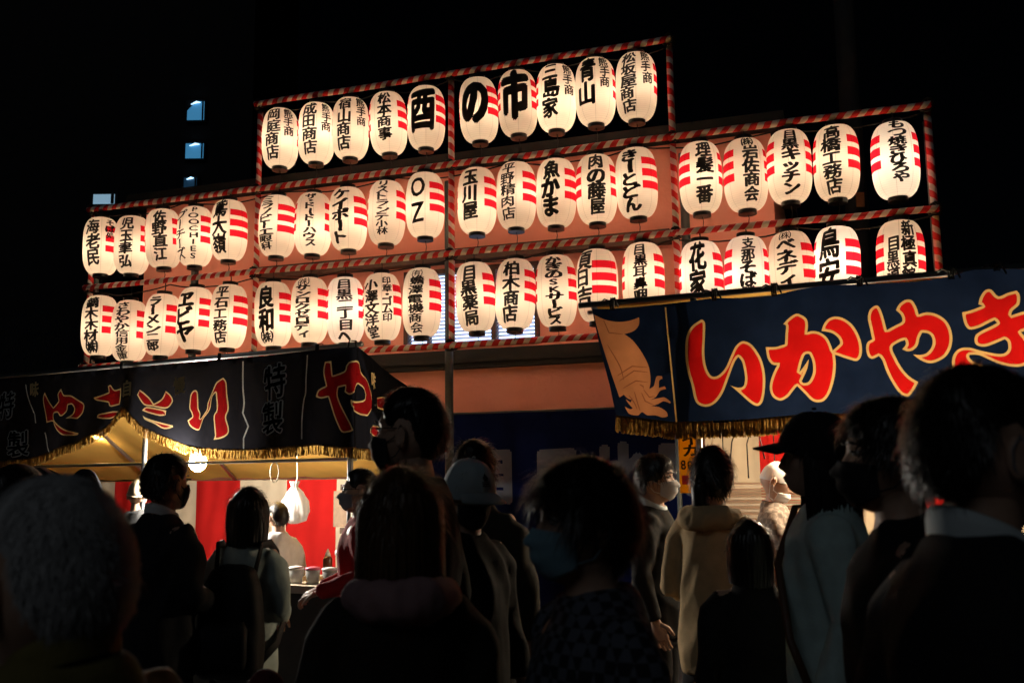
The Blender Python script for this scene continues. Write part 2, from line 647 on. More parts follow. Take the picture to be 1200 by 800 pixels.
def column(text, x, ytop, ybot, w, off=0.02, slant=0.09, seed=0, fill=1.06):
    """list of (verts, faces) in a flat plane, x right, y up"""
    out = []
    n = len(text)
    wts = [0.62 if c == '・' else (0.8 if c in '一二三' else 1.0) for c in text]
    tot = sum(wts)
    y = ytop
    rg = np.random.default_rng(seed + 11)
    for ch, wt in zip(text, wts):
        h = (ytop - ybot) * wt / tot
        kana = ch > '\u3040' and ch < '\u3100'
        v, f = glyph(ch, 0.0)
        sx = w * (1.16 if kana else 1.0) * (1 + rg.normal() * 0.04)
        sy = h * (fill * 1.12 if kana else fill) / (0.8 if wt == 0.8 else (0.62 if wt == .62 else 1.0)) * (1 + rg.normal() * 0.03)
        u = v.copy()
        # brush character: slightly rising strokes, uneven edges
        u[:, 1] += slant * u[:, 0]
        ph = rg.uniform(0, 6, 4)
        u[:, 0] += 0.014 * np.sin(9 * v[:, 1] + ph[0]) + 0.010 * np.sin(23 * v[:, 1] + 17 * v[:, 0] + ph[1])
        u[:, 1] += 0.016 * np.sin(8 * v[:, 0] + ph[2]) + 0.010 * np.sin(25 * v[:, 0] + 15 * v[:, 1] + ph[3])
        jx = rg.normal() * w * 0.03
        of2 = off * 1.35 if off < .020 else off * 1.05
        br_ = max(of2, .017 if w < .7 * LR else .0) * 1.7 * (1.25 if kana else 1.0)
        sh_ = [(0.0, 0.0)] + [(1.15 * br_ * math.cos(a), 0.85 * br_ * math.sin(a)) for a in np.linspace(0.3, 0.3 + 2 * math.pi, 9)[:8]]
        if br_ > 0.05:
            sh_ += [(0.55 * a, 0.55 * b) for a, b in sh_[1:]]
        for k, (ax, ay) in enumerate(sh_):          # one brush width, laid down in coats a hair apart
            out.append(((u + np.array([ax, ay])) * np.array([sx, sy]) + np.array([x + jx, y - h / 2]), f, k * 0.00022))
        y -= h
    return out


def decal(cols, step, mapper, name, m, parent, dx=0.0):
    bm = bmesh.new()
    for v, f, lift in cols:
        vs = [bm.verts.new((a, b, lift)) for a, b in v]
        for q in f:
            try:
                bm.faces.new([vs[i] for i in q])
            except ValueError:
                pass
    if step:
        xs = [v.co.x for v in bm.verts]
        ys = [v.co.y for v in bm.verts]
        for lo, hi, ax in ((min(xs), max(xs), 0), (min(ys), max(ys), 1)):
            k = math.ceil(lo / step) * step
            while k < hi:
                pc = [0, 0, 0]
                pc[ax] = k
                no = [0, 0, 0]
                no[ax] = 1
                bmesh.ops.bisect_plane(bm, geom=bm.verts[:] + bm.edges[:] + bm.faces[:], plane_co=pc, plane_no=no)
                k += step * (1 if ax == 0 else 1.5)
    for v in bm.verts:
        v.co = mapper(v.co.x, v.co.y, v.co.z)
    me = bpy.data.meshes.new(name)
    bm.to_mesh(me)
    bm.free()
    me.materials.append(m)
    return link(name, me, parent, world=(dx == 0.0))


# ------------------------------------------------------------------ lantern rack
rails = [  # (row, list of t-end pairs given by pixels of the photograph, on the rack plane)
    [(300.6, 122.3), (777, 47)],
    [(104, 246.5), (1085, 122.5)],
    [(101, 338), (1092, 243.5)],
    [(97, 430), (800, 388)],
]
posts = [(101, 330, 1, 3), (298, 240, 0, 3), (526, 200, 0, 3), (788, 190, 0, 3), (1096, 240, 1, 3)]
RZ = []
for r in rails:
    zz = np.mean([fpx(*p)[1] for p in r])
    RZ.append(float(zz))
PT = [fpx(x, y)[0] for x, y, a, b in posts]
rk = empty('lantern_rack', fac(0, 0, 0))
tag(rk, 'tall pipe rack wound in red and white tape that carries the lanterns', 'rack')


def wob(p0, p1, n, amp, seed):
    out = []
    for i in range(n + 1):
        k = i / n
        p = p0.lerp(p1, k)
        out.append(p + Vector((0, 0, amp * noise.noise(Vector((k * 5, seed, 0))))))
    return out


segs = {0: [(1, 3)], 1: [(0, 1), (1, 3), (3, 4)], 2: [(0, 3), (3, 4)], 3: [(0, 3), (3, 4)]}
for r in range(4):
    for i, (a, b) in enumerate(segs[r]):
        x0, x1 = PT[a] - 0.03, PT[b] + 0.03
        MB().tube(wob(fac(x0, 0, RZ[r]), fac(x1, 0, RZ[r]), 24, 0.012, r * 7 + i), 0.033, 12, uv=True).build('rail', CANDY, rk)
for i, (_, _, a, b) in enumerate(posts):
    MB().tube([fac(PT[i], 0.072, RZ[b] - 0.05), fac(PT[i], 0.072, RZ[a] + 0.06)], 0.033, 12, uv=True).build('post', CANDY, rk)
for x in (228, 526, 806):
    t = fpx(x, 330, 0.25)[0]
    MB().tube([fac(t, 0.25, 0.0), fac(t, 0.25, RZ[1] - 0.1)], 0.045, 12).build('scaffold_pole', DARK_STEEL, rk)
for x in PT[:1] + PT[-1:]:
    MB().tube([fac(x, 0.16, 0.0), fac(x, 0.16, RZ[1] - 0.1)], 0.035, 12).build('scaffold_pole', DARK_STEEL, rk)
# rope knots where pipes cross
for i, (_, _, a, b) in enumerate(posts):
    for r in range(a, b + 1):
        k = MB()
        for j in range(3):
            k.tube([fac(PT[i], 0.036, RZ[r]) + (FU * math.cos(w) + Vector((0, 0, 1)) * math.sin(w)) * (0.05 + .006 * j) + FN * (math.sin(w * 2 + j) * 0.05)
                    for w in np.linspace(0, 2 * math.pi, 13)], 0.008, 5)
        k.build('rope_lashing', CABLE, rk)

# ------------------------------------------------------------------ lanterns
LR, LH = 0.206, 0.735
# cx, cy (centre of the body), [(text, offset, top, bottom, width, bold)], right red start, left red end, brightness
E_ = None
ROWS = {
 (0, 1): [
  (328.5, 163, [("岡庭商店", -.43, .06, .93, .80, .020), ("熊手商", .44, .05, .54, .54, .013)], .90, None, 1.0),
  (371, 157, [("成田商店", -.42, .06, .92, .82, .020), ("熊手商", .50, .05, .54, .54, .013)], .97, None, 1.25),
  (410.9, 151.4, [("宿山商店", -.37, .06, .93, .82, .020), ("熊手商", .56, .05, .54, .54, .013)], .95, None, 1.0),
  (455, 145.5, [("松本商事", -.22, .07, .85, .78, .016)], .50, -.93, .85),
  (499.5, 139, [("酉", -.25, .10, .80, 1.55, .024)], .50, None, .8)],
 (0, 2): [
  (561, 130, [("の", -.25, .12, .76, 1.42, .032)], .45, None, .9),
  (606.6, 122, [("市", -.14, .07, .80, 1.60, .036)], .70, None, .8),
  (651.8, 116, [("三島家", -.30, .05, .88, .86, .024), ("熊手商", .62, .05, .54, .54, .013)], 1.0, None, 1.2),
  (697.8, 108.6, [("青山", -.42, .06, .80, .90, .024), ("熊手商", .47, .05, .53, .54, .013)], .85, None, .9),
  (745.6, 103, [("松坂屋商店", -.40, .05, .94, .80, .020), ("熊手商", .50, .03, .54, .54, .013)], .85, None, 1.0)],
 (1, 0): [
  (118.6, 288.8, [("海老民", -.50, .08, .88, .80, .020), ("そば処", .50, .07, .42, .52, .008)], .22, None, 1.0),
  (155, 287.7, [("児玉聿弘", -.36, .06, .93, .78, .020)], .42, None, 1.0),
  (191.5, 280, [("佐野直江", -.23, .07, .92, .78, .018)], .48, None, .8),
  (228.8, 277.5, [("POOCHIES", -.10, .03, .93, .72, .012), ("プーチーズ", -.80, .10, .92, .60, .008)], .27, None, 1.1),
  (268.5, 270.4, [("鳶大嶺", -.56, .03, .92, .90, .020)], .03, None, .9)],
 (1, 1): [
  (325, 265.6, [("ミラノビーエ眼科", -.66, .05, .93, .78, .016)], .0, None, 1.0),
  (367, 263, [("ザ・ドードーハウス", -.18, .06, .91, .64, .016)], .60, -.90, 1.05),
  (408, 257, [("ケイポート", -.45, .07, .92, .88, .024)], .30, None, 1.0),
  (453, 250, [("リストランテ小林", -.25, .04, .91, .68, .014)], .50, -.95, .9),
  (498.3, 241, [("OZ", -.42, .06, .86, .98, .012)], .22, None, .95)],
 (1, 2): [
  (559, 236, [("玉川屋", -.38, .07, .85, .84, .026)], .37, -.97, 1.0),
  (605, 230, [("平野精肉店", -.45, .05, .92, .78, .012)], .32, None, .9),
  (651.8, 226.7, [("魚かま", -.28, .08, .90, .86, .026)], .42, None, .95),
  (699, 222.5, [("肉の藤屋", .0, .05, .92, .84, .022)], .68, -.73, .9),
  (746, 215, [("きーとどん", -.30, .07, .95, .86, .026)], .28, None, .85)],
 (1, 3): [
  (821, 209, [("理髪一番", .19, .06, .92, .82, .018)], .82, -.47, 1.0),
  (873.6, 205.7, [("㈱", .20, .03, .17, .66, .006), ("岩佐商会", .26, .17, .94, .82, .024)], .85, -.50, 1.0),
  (924.7, 196, [("目黒キッチン", .10, .05, .95, .80, .024)], .73, -.63, .95),
  (980, 191.3, [("高橋工務店", -.18, .06, .97, .84, .020)], .50, -.86, .95),
  (1049, 188.6, [("もつ焼きひろや", .17, .02, .86, .72, .018)], .77, -.58, 1.35)],
 (2, 0): [
  (117, 382, [("鏑木木材㈱", -.50, .06, .97, .78, .018)], .10, None, 1.0),
  (152, 388, [("さわやか信用金庫", -.45, .06, .99, .74, .014)], .35, None, 1.05),
  (190.5, 381, [("ラーメン二郎", -.52, .07, .94, .78, .018)], .15, None, 1.0),
  (228.8, 373.8, [("ヱビヤ", -.60, .09, .90, .90, .018)], .17, None, .95),
  (268, 371, [("平石工務店", -.45, .05, .94, .80, .022)], .22, None, .95)],
 (2, 1): [
  (320.4, 368.5, [("良和", -.40, .09, .80, .86, .028), ("㈱", -.40, .80, .96, .80, .012)], .30, None, 1.0),
  (363, 364, [("㈱", -.40, .03, .15, .80, .004), ("サンロクゼロディ", -.40, .14, .93, .76, .018)], .40, None, 1.05),
  (405, 364, [("目黒二丁目へ", -.06, .06, 1.0, .88, .022)], .65, None, 1.5),
  (447.7, 360, [("小澤文洋堂", -.58, .12, .98, .80, .020), ("印章・ゴム印", .27, .08, .75, .52, .014)], .57, None, .95),
  (494.6, 354.6, [("㈲", -.33, .05, .16, .70, .004), ("蟾澤電機商会", -.33, .15, .97, .80, .014)], .36, None, 1.0)],
 (2, 2): [
  (557, 348.4, [("目黒薬局", -.28, .08, .94, .84, .022)], .40, -.95, 1.0),
  (604, 345, [("柏木商店", -.26, .08, .94, .86, .018)], .44, None, 1.0),
  (652, 341.4, [("かぎのSKサービス", -.12, .05, .98, .80, .018)], .58, None, .95),
  (700, 335, [("頁日吉", -.64, .05, .80, .84, .022)], -.25, None, 1.05),
  (754, 328, [("目黒耳鼻咽喉", -.15, .05, 1.0, .70, .016)], .52, -.87, 1.15)],
 (2, 3): [
  (822, 327, [("花家", -.17, .06, .80, .86, .024)], .57, -.90, 1.35),
  (875, 322, [("支那そば勝", .10, .05, .86, .66, .016)], .78, -.63, 1.3),
  (928, 317, [("㈱", -.20, .02, .14, .70, .004), ("ベネディ", -.20, .13, .74, .80, .022)], .48, None, 1.0),
  (981, 312, [("鳥安", -.37, .04, .86, .92, .020)], .37, -.9, 1.45),
  (1055.5, 305.7, [("新極真館", .33, .04, .84, .62, .016), ("目黒道場", -.28, .24, 1.0, .56, .016)], .69, -.65, 1.0)],
}
ORD = ['first', 'second', 'third', 'fourth', 'last']
NUM = {1: 'one huge', 2: 'two', 3: 'three', 4: 'four', 5: 'five', 6: 'six', 7: 'seven', 8: 'eight', 9: 'nine'}
ROWN = ['top row', 'middle row', 'bottom row']
BAYN = ['far left bay', 'second bay', 'third bay', 'far right bay']


def prof(k):
    """radius factor at k in -1..1 along the height"""
    return 0.40 + 0.60 * max(0.0, 1 - abs(k) ** 3.2) ** 0.5


NS, NZ = 96, 44
BANDS = [(.195, .300), (.365, .475), (.540, .650)]


def lantern_shade_mesh(rr, rl, Hs):
    """paper body; three red bars on each side, starting at the given fractions of the radius"""
    zs = [-1 + 2 * j / NZ for j in range(NZ + 1)]
    edges = sorted(1 - 2 * b for pr in BANDS for b in pr)
    for e in edges:
        zs[min(range(len(zs)), key=lambda j: abs(zs[j] - e))] = e
    a_r = math.asin(max(-1, min(.999, rr)))
    # the writing panel runs between the two groups of red bars
    a_l = math.asin(max(-.999, rl)) if rl is not None else a_r - R_(150 if rr > .8 else 104)
    span = R_(82)
    v, f, mi = [], [], []
    ths = [a_r + span * i / 24 for i in range(24)]
    n1 = 24
    gap = (2 * math.pi + a_l - span) - (a_r + span)
    ths += [a_r + span + gap * i / 22 for i in range(22)]
    n2 = n1 + 22
    ths += [a_l - span + 2 * math.pi + span * i / 24 for i in range(24)]
    n3 = n2 + 24
    fr = a_r - a_l
    ths += [a_l + 2 * math.pi + fr * i / 26 for i in range(26)]
    N = len(ths)
    for z in zs:
        r = LR * prof(z)
        # slack paper between the hoops
        for t in ths:
            v.append((r * math.sin(t), -r * math.cos(t), z * Hs / 2))
    for j in range(len(zs) - 1):
        zc = (1 - (zs[j] + zs[j + 1]) / 2) / 2
        band = any(a < zc < b for a, b in BANDS)
        for i in range(N):
            i2 = (i + 1) % N
            f.append((j * N + i, j * N + i2, (j + 1) * N + i2, (j + 1) * N + i))
            mi.append(1 if band and (i < n1 or n2 <= i < n3) else 0)
    me = bpy.data.meshes.new('paper_shade')
    me.from_pydata(v, [], f)
    me.materials.append(PAPER)
    me.materials.append(PAPER_RED)
    me.polygons.foreach_set('material_index', mi)
    me.polygons.foreach_set('use_smooth', [True] * len(f))
    return me


def ring_mesh(zc, h):
    m = MB()
    r0 = LR * 0.415
    m.loft([(zc - h / 2, 0, 0, r0, r0), (zc + h / 2, 0, 0, r0, r0)], 32)
    return m.mesh('rim', BLACK_RIM)


TOPR = MB().loft([(LH / 2 - .006, 0, 0, LR * .42, LR * .42), (LH / 2 + .036, 0, 0, LR * .42, LR * .42)], 32).mesh('top_rim', BLACK_RIM)
BOTR = MB().loft([(-LH / 2 - .040, 0, 0, LR * .42, LR * .42), (-LH / 2 + .006, 0, 0, LR * .42, LR * .42)], 32).mesh('bottom_rim', BLACK_RIM)
for mm in (TOPR, BOTR):
    mm.polygons.foreach_set('use_smooth', [False] * len(mm.polygons))
LPOW = 4.3
lid = 0
for (row, bay), items in ROWS.items():
    for j, (cx, cy, cols, rr, rl, br) in enumerate(items):
        lid += 1
        t, zc = fpx(cx, cy)
        p = fac(t, 0.0, zc)
        face = math.atan2(p.y, p.x) - math.pi / 2          # the printed front looks at the street
        root = empty('paper_lantern', p, face)
        tilt = rng.normal() * 1.5
        big = max(cols, key=lambda c: c[4] * (c[3] - c[2]) / len(c[0]))
        main = max(cols, key=lambda c: len(c[0]) if c[4] > .6 else 0)
        n = len(main[0])
        extra = ' beside small column' if any(c is not main and c[4] < .63 and abs(c[1] - main[1]) > .2 for c in cols) else ''
        word = NUM[n] + (' black characters' if n > 1 else ' black character')
        tag(root, 'lantern, %s%s, %s from left, %s, %s' % (word, extra, ORD[j], ROWN[row], BAYN[bay])
            if not (j == 4) else 'lantern, %s%s, rightmost in %s, %s' % (word, extra, ROWN[row], BAYN[bay]),
            'lantern', 'paper lanterns hung on the rack')
        sh = link('paper_shade', lantern_shade_mesh(rr, rl, LH), root, world=False)
        link('top_rim', TOPR, root, world=False)
        link('bottom_rim', BOTR, root, world=False)
        parts = []
        for k, (tx_, off, y0, y1, w, bold) in enumerate(cols):
            th = math.asin(max(-.93, min(.93, off)))
            w2 = w * LR / max(.62, math.cos(th)) ** 0.5
            parts += column(tx_, th * LR, LH * (0.5 - y0), LH * (0.5 - y1), w2, bold, 0.08, lid * 5 + k)

        def mp(x, y, e):
            y = max(-LH * .495, min(LH * .495, y))
            r = LR * prof(2 * y / LH) + 0.0030 + e
            a = x / LR
            return Vector((r * math.sin(a), -r * math.cos(a), y))
        decal(parts, 0.024, mp, 'lettering', INK, root, dx=1.0)
        # hanger from the rail above
        ks = (.935, .95, .985)[row]
        dz = (RZ[row] - zc) / ks
        hk = MB()
        hk.tube([(0, 0, LH / 2 + 0.02), (0.006, 0, LH / 2 + (dz - LH / 2) * .5), (0, 0, max(dz, LH / 2 + .03))], 0.006, 6)
        hk.build('hanger_cord', CABLE, root, world=False)
        # tie cord to the rail below
        dzb = (RZ[row + 1] - zc) / ks
        tk = MB()
        tk.tube([(0, 0, -LH / 2 - 0.03), (0.012, 0, (-LH / 2 + dzb) / 2), (0, 0, min(dzb, -LH / 2 - .04))], 0.004, 5)
        tk.build('tie_cord', CABLE, root, world=False)
        ld = bpy.data.lights.new('lantern_bulb', 'POINT')
        ld.energy = LPOW * br * rng.uniform(.84, 1.12)
        ld.color = (1.0, 0.775, 0.555) if br < 1.3 else (1.0, 0.84, 0.68)
        ld.shadow_soft_size = 0.045
        lo = link('lantern_bulb', ld, root, world=False)
        lo.location = (rng.normal() * .015, rng.normal() * .015, -0.03 + rng.normal() * 0.03)
        sh.rotation_euler = (0, 0, 0)
        root.scale = (1.0, 1.0, ks)
        root.rotation_euler = (R_(rng.normal() * 1.3), R_(tilt), face)

# electric cable slung along the rails
for r, (a, b) in enumerate([(1, 3), (0, 4), (0, 4)]):
    cb = MB()
    pts = []
    n = 64
    for i in range(n + 1):
        k = i / n
        x = PT[a] + (PT[b] - PT[a]) * k
        sag = 0.07 * abs(math.sin(k * math.pi * (6 + r))) + 0.02 * noise.noise(Vector((k * 30, r, 0)))
        pts.append(fac(x, 0.06, RZ[r] - 0.045 - sag))
    cb.tube(pts, 0.008, 6)
    tag(cb.build('power_cable', CABLE), 'thin black power cable sagging under the %s rail of the lantern rack' % ['uppermost', 'second', 'third'][r], 'cable', 'power cables along the rails')

# ------------------------------------------------------------------ printed cloth
class Plane2:
    """a hanging sheet: u runs along the top pole, v is height; optional second leg turning the corner"""
    def __init__(s, P, U, side=None, length=None):
        s.P, s.U = P, U.normalized()
        s.N = Vector((0, 0, 1)).cross(s.U)
        if s.N.y > 0:
            s.N = -s.N                      # towards the street
        s.side, s.len = side, length

    def uv(s, px, py):
        p = hit(px, py, s.P, s.N)
        u = (p - s.P).dot(s.U)
        if s.side is not None and u < 0:
            n2 = Vector((0, 0, 1)).cross(s.side)
            p = hit(px, py, s.P, n2)
            return np.array([-(p - s.P).dot(s.side), p.z])
        return np.array([u, p.z])

    def at(s, u, v, off=0.0):
        if s.side is not None and u < 0:
            n2 = Vector((0, 0, 1)).cross(s.side).normalized()
            if n2.x < 0:
                n2 = -n2
            p = s.P + s.side * (-u) + n2 * off
        else:
            p = s.P + s.U * u + s.N * off
        return Vector((p.x, p.y, v))


def cloth(name, plane, outline, prints, mats, ripple, parent, grid=0.045):
    """outline: Nx2 (u,v).  prints: list of (polys, rim, fill material index, rim material index)"""
    verts, edges = [], []

    def add_poly(P):
        o = len(verts)
        verts.extend(Vector((float(a), float(b))) for a, b in P)
        edges.extend((o + i, o + (i + 1) % len(P)) for i in range(len(P)))
    add_poly(outline)
    for polys, rim, fi, ri in prints:
        for P in polys:
            add_poly(P)
            if rim:
                t = np.roll(P, -1, 0) - np.roll(P, 1, 0)
                nrm = np.stack([-t[:, 1], t[:, 0]], 1)
                nrm /= np.linalg.norm(nrm, axis=1)[:, None] + 1e-9
                test = P + nrm * rim * 0.5
                ins = np.zeros(len(P), bool)
                for Q in polys:
                    ins ^= inside(test, Q)
                sg = 1 if ins.mean() > 0.5 else -1
                Q = P + nrm * rim * sg
                keep = dist(Q, P) > rim * 0.93
                if keep.sum() > 5:
                    add_poly(Q[keep])
    lo, hi = outline.min(0), outline.max(0)
    gx = np.arange(lo[0], hi[0], grid)
    gy = np.arange(lo[1], hi[1], grid)
    G = np.array([(a + rng.uniform(-.1, .1) * grid, b + rng.uniform(-.1, .1) * grid) for a in gx for b in gy])
    G = G[inside(G, outline)]
    verts.extend(Vector((float(a), float(b))) for a, b in G)
    V, _, F, _, _, _ = delaunay_2d_cdt(verts, edges, [], 0, 1e-5)
    V = np.array([tuple(v) for v in V])
    F = np.array([tuple(f) for f in F if len(f) == 3])
    C = V[F].mean(1)
    ok = inside(C, outline)
    F, C = F[ok], C[ok]
    mi = np.zeros(len(F), int)
    for polys, rim, fi, ri in prints:
        ins = np.zeros(len(C), bool)
        d = np.full(len(C), 1e9)
        for Q in polys:
            ins ^= inside(C, Q)
            if rim:
                d = np.minimum(d, dist(C, Q))
        mi[ins] = fi
        if rim:
            mi[ins & (d < rim * 0.96)] = ri
    me = bpy.data.meshes.new(name)
    me.from_pydata([tuple(plane.at(u, v, ripple(u, v))) for u, v in V], [], [tuple(int(i) for i in f) for f in F])
    for m in mats:
        me.materials.append(m)
    me.polygons.foreach_set('material_index', mi.tolist())
    me.polygons.foreach_set('use_smooth', [True] * len(F))
    me.update()
    return link(name, me, parent)


def trace(plane, pts, o, k, smooth=4, sharp=50):
    """outline given in crop pixels (origin o, enlargement k) -> plane coordinates"""
    P = np.array([plane.uv(o[0] + x / k, o[1] + y / k) for x, y in pts])
    return catmull(P, smooth, True, sharp) if smooth else P


def fringe(name, plane, path, length, m, parent, n, ripple):
    path = np.array(path)
    L = np.concatenate([[0], np.cumsum(np.linalg.norm(np.diff(path, axis=0), axis=1))])
    mb = MB()
    for i in range(n):
        s_ = L[-1] * (i + rng.uniform(0, .9)) / n
        u, v = np.interp(s_, L, path[:, 0]), np.interp(s_, L, path[:, 1])
        w = (0.0042 if n < 1500 else .0026) * rng.uniform(.6, 1.2)
        ln = length * rng.uniform(.88, 1.06)
        sw = rng.normal() * 0.006
        q = []
        for k in range(3):
            e = ripple(u, v) + rng.normal() * 0.002 + 0.004
            uu = u + sw * k / 2
            q.append((plane.at(uu - w, v + .012 - (ln + .012) * k / 2, e), plane.at(uu + w, v + .012 - (ln + .012) * k / 2, e + rng.normal() * .004)))
        mb.add([q[0][0], q[0][1], q[1][0], q[1][1], q[2][0], q[2][1]], [(0, 1, 3, 2), (2, 3, 5, 4)])
    return mb.build(name, m, parent, smooth=False)


def ribbon_text(plane, px, py, ch, w, h, m, parent, bold=0.02, e0=0.006, ripple=None, name='lettering', slant=0.08):
    c = plane.uv(px, py)
    sgn = 1 if plane.U.x > 0 else -1
    cols = column(ch, 0.0, h / 2, -h / 2, w, bold, slant, int(px))

    def mp(x, y, e):
        u = c[0] + sgn * x
        return plane.at(u, c[1] + y, (ripple(u, c[1] + y) if ripple else 0) + e0 + e)
    return decal(cols, 0.04, mp, name, m, parent)


# ------------------------------------------------------------------ grilled squid stall, right
A = spot(690, 357, 5.4)
B = spot(1200, 312, 4.5)
RU = (Vector((B.x, B.y, 0)) - Vector((A.x, A.y, 0))).normalized()
RN = Vector((-RU.y, RU.x, 0))                    # away from the street
RZT = (A.z + B.z) / 2
RO = Vector((A.x, A.y, 0))
RLEN = 2.75


def rs(u, n, z):
    return RO + RU * u + RN * n + Vector((0, 0, z))


RM3 = Matrix((RU, RN, Vector((0, 0, 1)))).transposed()
sr_ = empty('food_stall', rs(0, 0, 0))
tag(sr_, 'right stall under a navy squid banner, pipe frame with amber canopy and striped back curtain', 'market stall')
pol = MB
for (u, n) in ((0.61, 0.02), (RLEN, 0.02), (0.03, 1.9), (RLEN, 1.9)):
    MB().tube([rs(u, n, 0), rs(u, n, RZT + (0.0 if n < 1 else -0.55))], 0.019, 10).build('post', STEEL if n < 1 else DARK_STEEL, sr_)
MB().tube([rs(-0.06, 0, RZT), rs(RLEN + .2, 0, RZT)], 0.017, 10).build('top_rail', DARK_STEEL, sr_)
MB().tube([rs(-0.03, 0.07, RZT - .035), rs(RLEN + .2, 0.07, RZT - .03)], 0.013, 10).build('top_rail', STEEL, sr_)
MB().tube([rs(0.03, 0, RZT - .02), rs(0.03, 1.9, RZT - .57)], 0.017, 10).build('side_rail', STEEL, sr_)
MB().tube([rs(0.58, 0.05, RZT - .75), rs(RLEN + .2, 0.05, RZT - .75)], 0.012, 8).build('cross_rail', STEEL, sr_)
cv = MB()
n1, n2 = 30, 10
vv = []
for i in range(n1 + 1):
    for j in range(n2 + 1):
        u = (RLEN + .1) * i / n1
        k = j / n2
        vv.append(rs(u, 0.03 + 1.92 * k, RZT + 0.004 - 0.60 * k - 0.05 * math.sin(k * math.pi) * (1 + math.sin(u * 4.3)) + 0.008 * noise.noise(Vector((u * 6, k * 5, 1)))))
cv.add(vv, [(i * (n2 + 1) + j, (i + 1) * (n2 + 1) + j, (i + 1) * (n2 + 1) + j + 1, i * (n2 + 1) + j + 1) for i in range(n1) for j in range(n2)])
cv.build('canopy', CANVAS, sr_)


def stripes(name, base, m0, m1, u0, u1, n, z0, z1, w, phase, parent, amp=0.03):
    mb = MB()
    nu = int((u1 - u0) / 0.035)
    nz = 12
    for i in range(nu + 1):
        u = u0 + (u1 - u0) * i / nu
        for j in range(nz + 1):
            k = j / nz
            z = z0 + (z1 - z0) * k
            mb.v.append(tuple(base(u, n + amp * math.sin(u * 13 + 1.2 * math.sin(k * 3)) * (1.2 - k) + 0.3 * amp * math.sin(u * 31 + k * 4), z)))
    for i in range(nu):
        u = u0 + (u1 - u0) * (i + .5) / nu
        for j in range(nz):
            o = i * (nz + 1) + j
            mb.f.append((o, o + nz + 1, o + nz + 2, o + 1))
            mb.m.append(int(math.floor((u - phase) / w)) % 2)
    return mb.build(name, [m0, m1], parent)


cur = stripes('striped_curtain', rs, CUR_RED, CUR_WHITE, 0.25, RLEN + .6, 1.86, 0.75, RZT - 0.50, 0.46, 0.64, None)
tag(cur, 'red and white striped curtain hanging at the back of the squid stall', 'curtain')
rb_ = MB()
uL, uR = (hit(838, 580, rs(0, 1.72, 0), RN) - RO).dot(RU), (hit(985, 580, rs(0, 1.72, 0), RN) - RO).dot(RU)
zb = hit(900, 566, rs(0, 1.72, 0), RN).z
for i in range(44):
    z = zb - .021 * i
    rb_.box(rs((uL + uR) / 2 + rng.normal() * .004, 1.72 + .01 * math.sin(i * .5), z), (uR - uL, .006, .0165), M3=RM3, mi=int(rng.integers(0, 2)))
rbt = empty('reed_blind', rs((uL + uR) / 2, 1.72, zb))
tag(rbt, 'brown reed blind of thin slats hung low in front of the squid stall curtain', 'blind')
rb_.build('slats', [mat('reed_brown', (.20, .13, .085), .7, .25, 9), mat('reed_grey', (.33, .27, .21), .7, .25, 9)], rbt, smooth=False)
for k in (.08, .5, .92):
    MB().tube([rs(uL + (uR - uL) * k, 1.715, zb - .9), rs(uL + (uR - uL) * k, 1.712, zb), rs(uL + (uR - uL) * k, 1.75, RZT - .53)], .004, 5).build('cord', CABLE, rbt)
# counter with a grill plate
ct = MB()
ct.box(rs(RLEN / 2 + .35, 0.42, 0.80), (RLEN - .6, 0.62, 0.05), M3=RM3)
ctop = ct.build('counter_top', BROWN, sr_, smooth=False)
sk = MB()
sk.box(rs(RLEN / 2 + .35, 0.15, 0.39), (RLEN - .6, 0.02, 0.76), M3=RM3)
sk.build('counter_skirt', mat('red_skirt_cloth', (0.22, 0.012, 0.012), 0.9), sr_, smooth=False)
gr = empty('iron_griddle', rs(RLEN / 2 + .5, 0.42, 0.825))
tag(gr, 'black iron griddle on the counter of the squid stall', 'griddle')
MB().box(rs(RLEN / 2 + .5, 0.42, 0.852), (0.9, 0.45, 0.05), M3=RM3).build('plate', BLACK_RIM, gr, smooth=False)
for k in (-1, 1):
    MB().tube([rs(RLEN / 2 + .5 + k * .45, .34, .87), rs(RLEN / 2 + .5 + k * .52, .34, .89), rs(RLEN / 2 + .5 + k * .52, .5, .89), rs(RLEN / 2 + .5 + k * .45, .5, .87)], .01, 6).build('handle', STEEL, gr)

# the squid banner
RB = Plane2(rs(0, 0, 0) - RN * 0.035, RU)


def rip_r(u, v):
    return 0.006 * noise.noise(Vector((u * 14, v * 5, 3))) + 0.018 * math.sin(u * 9.0 + v * 2.0) * min(1, max(0, (RZT - v) * 2.2)) + 0.008 * math.sin(u * 4.1 + 1) + 0.004 * math.sin(v * 17 + u * 5)


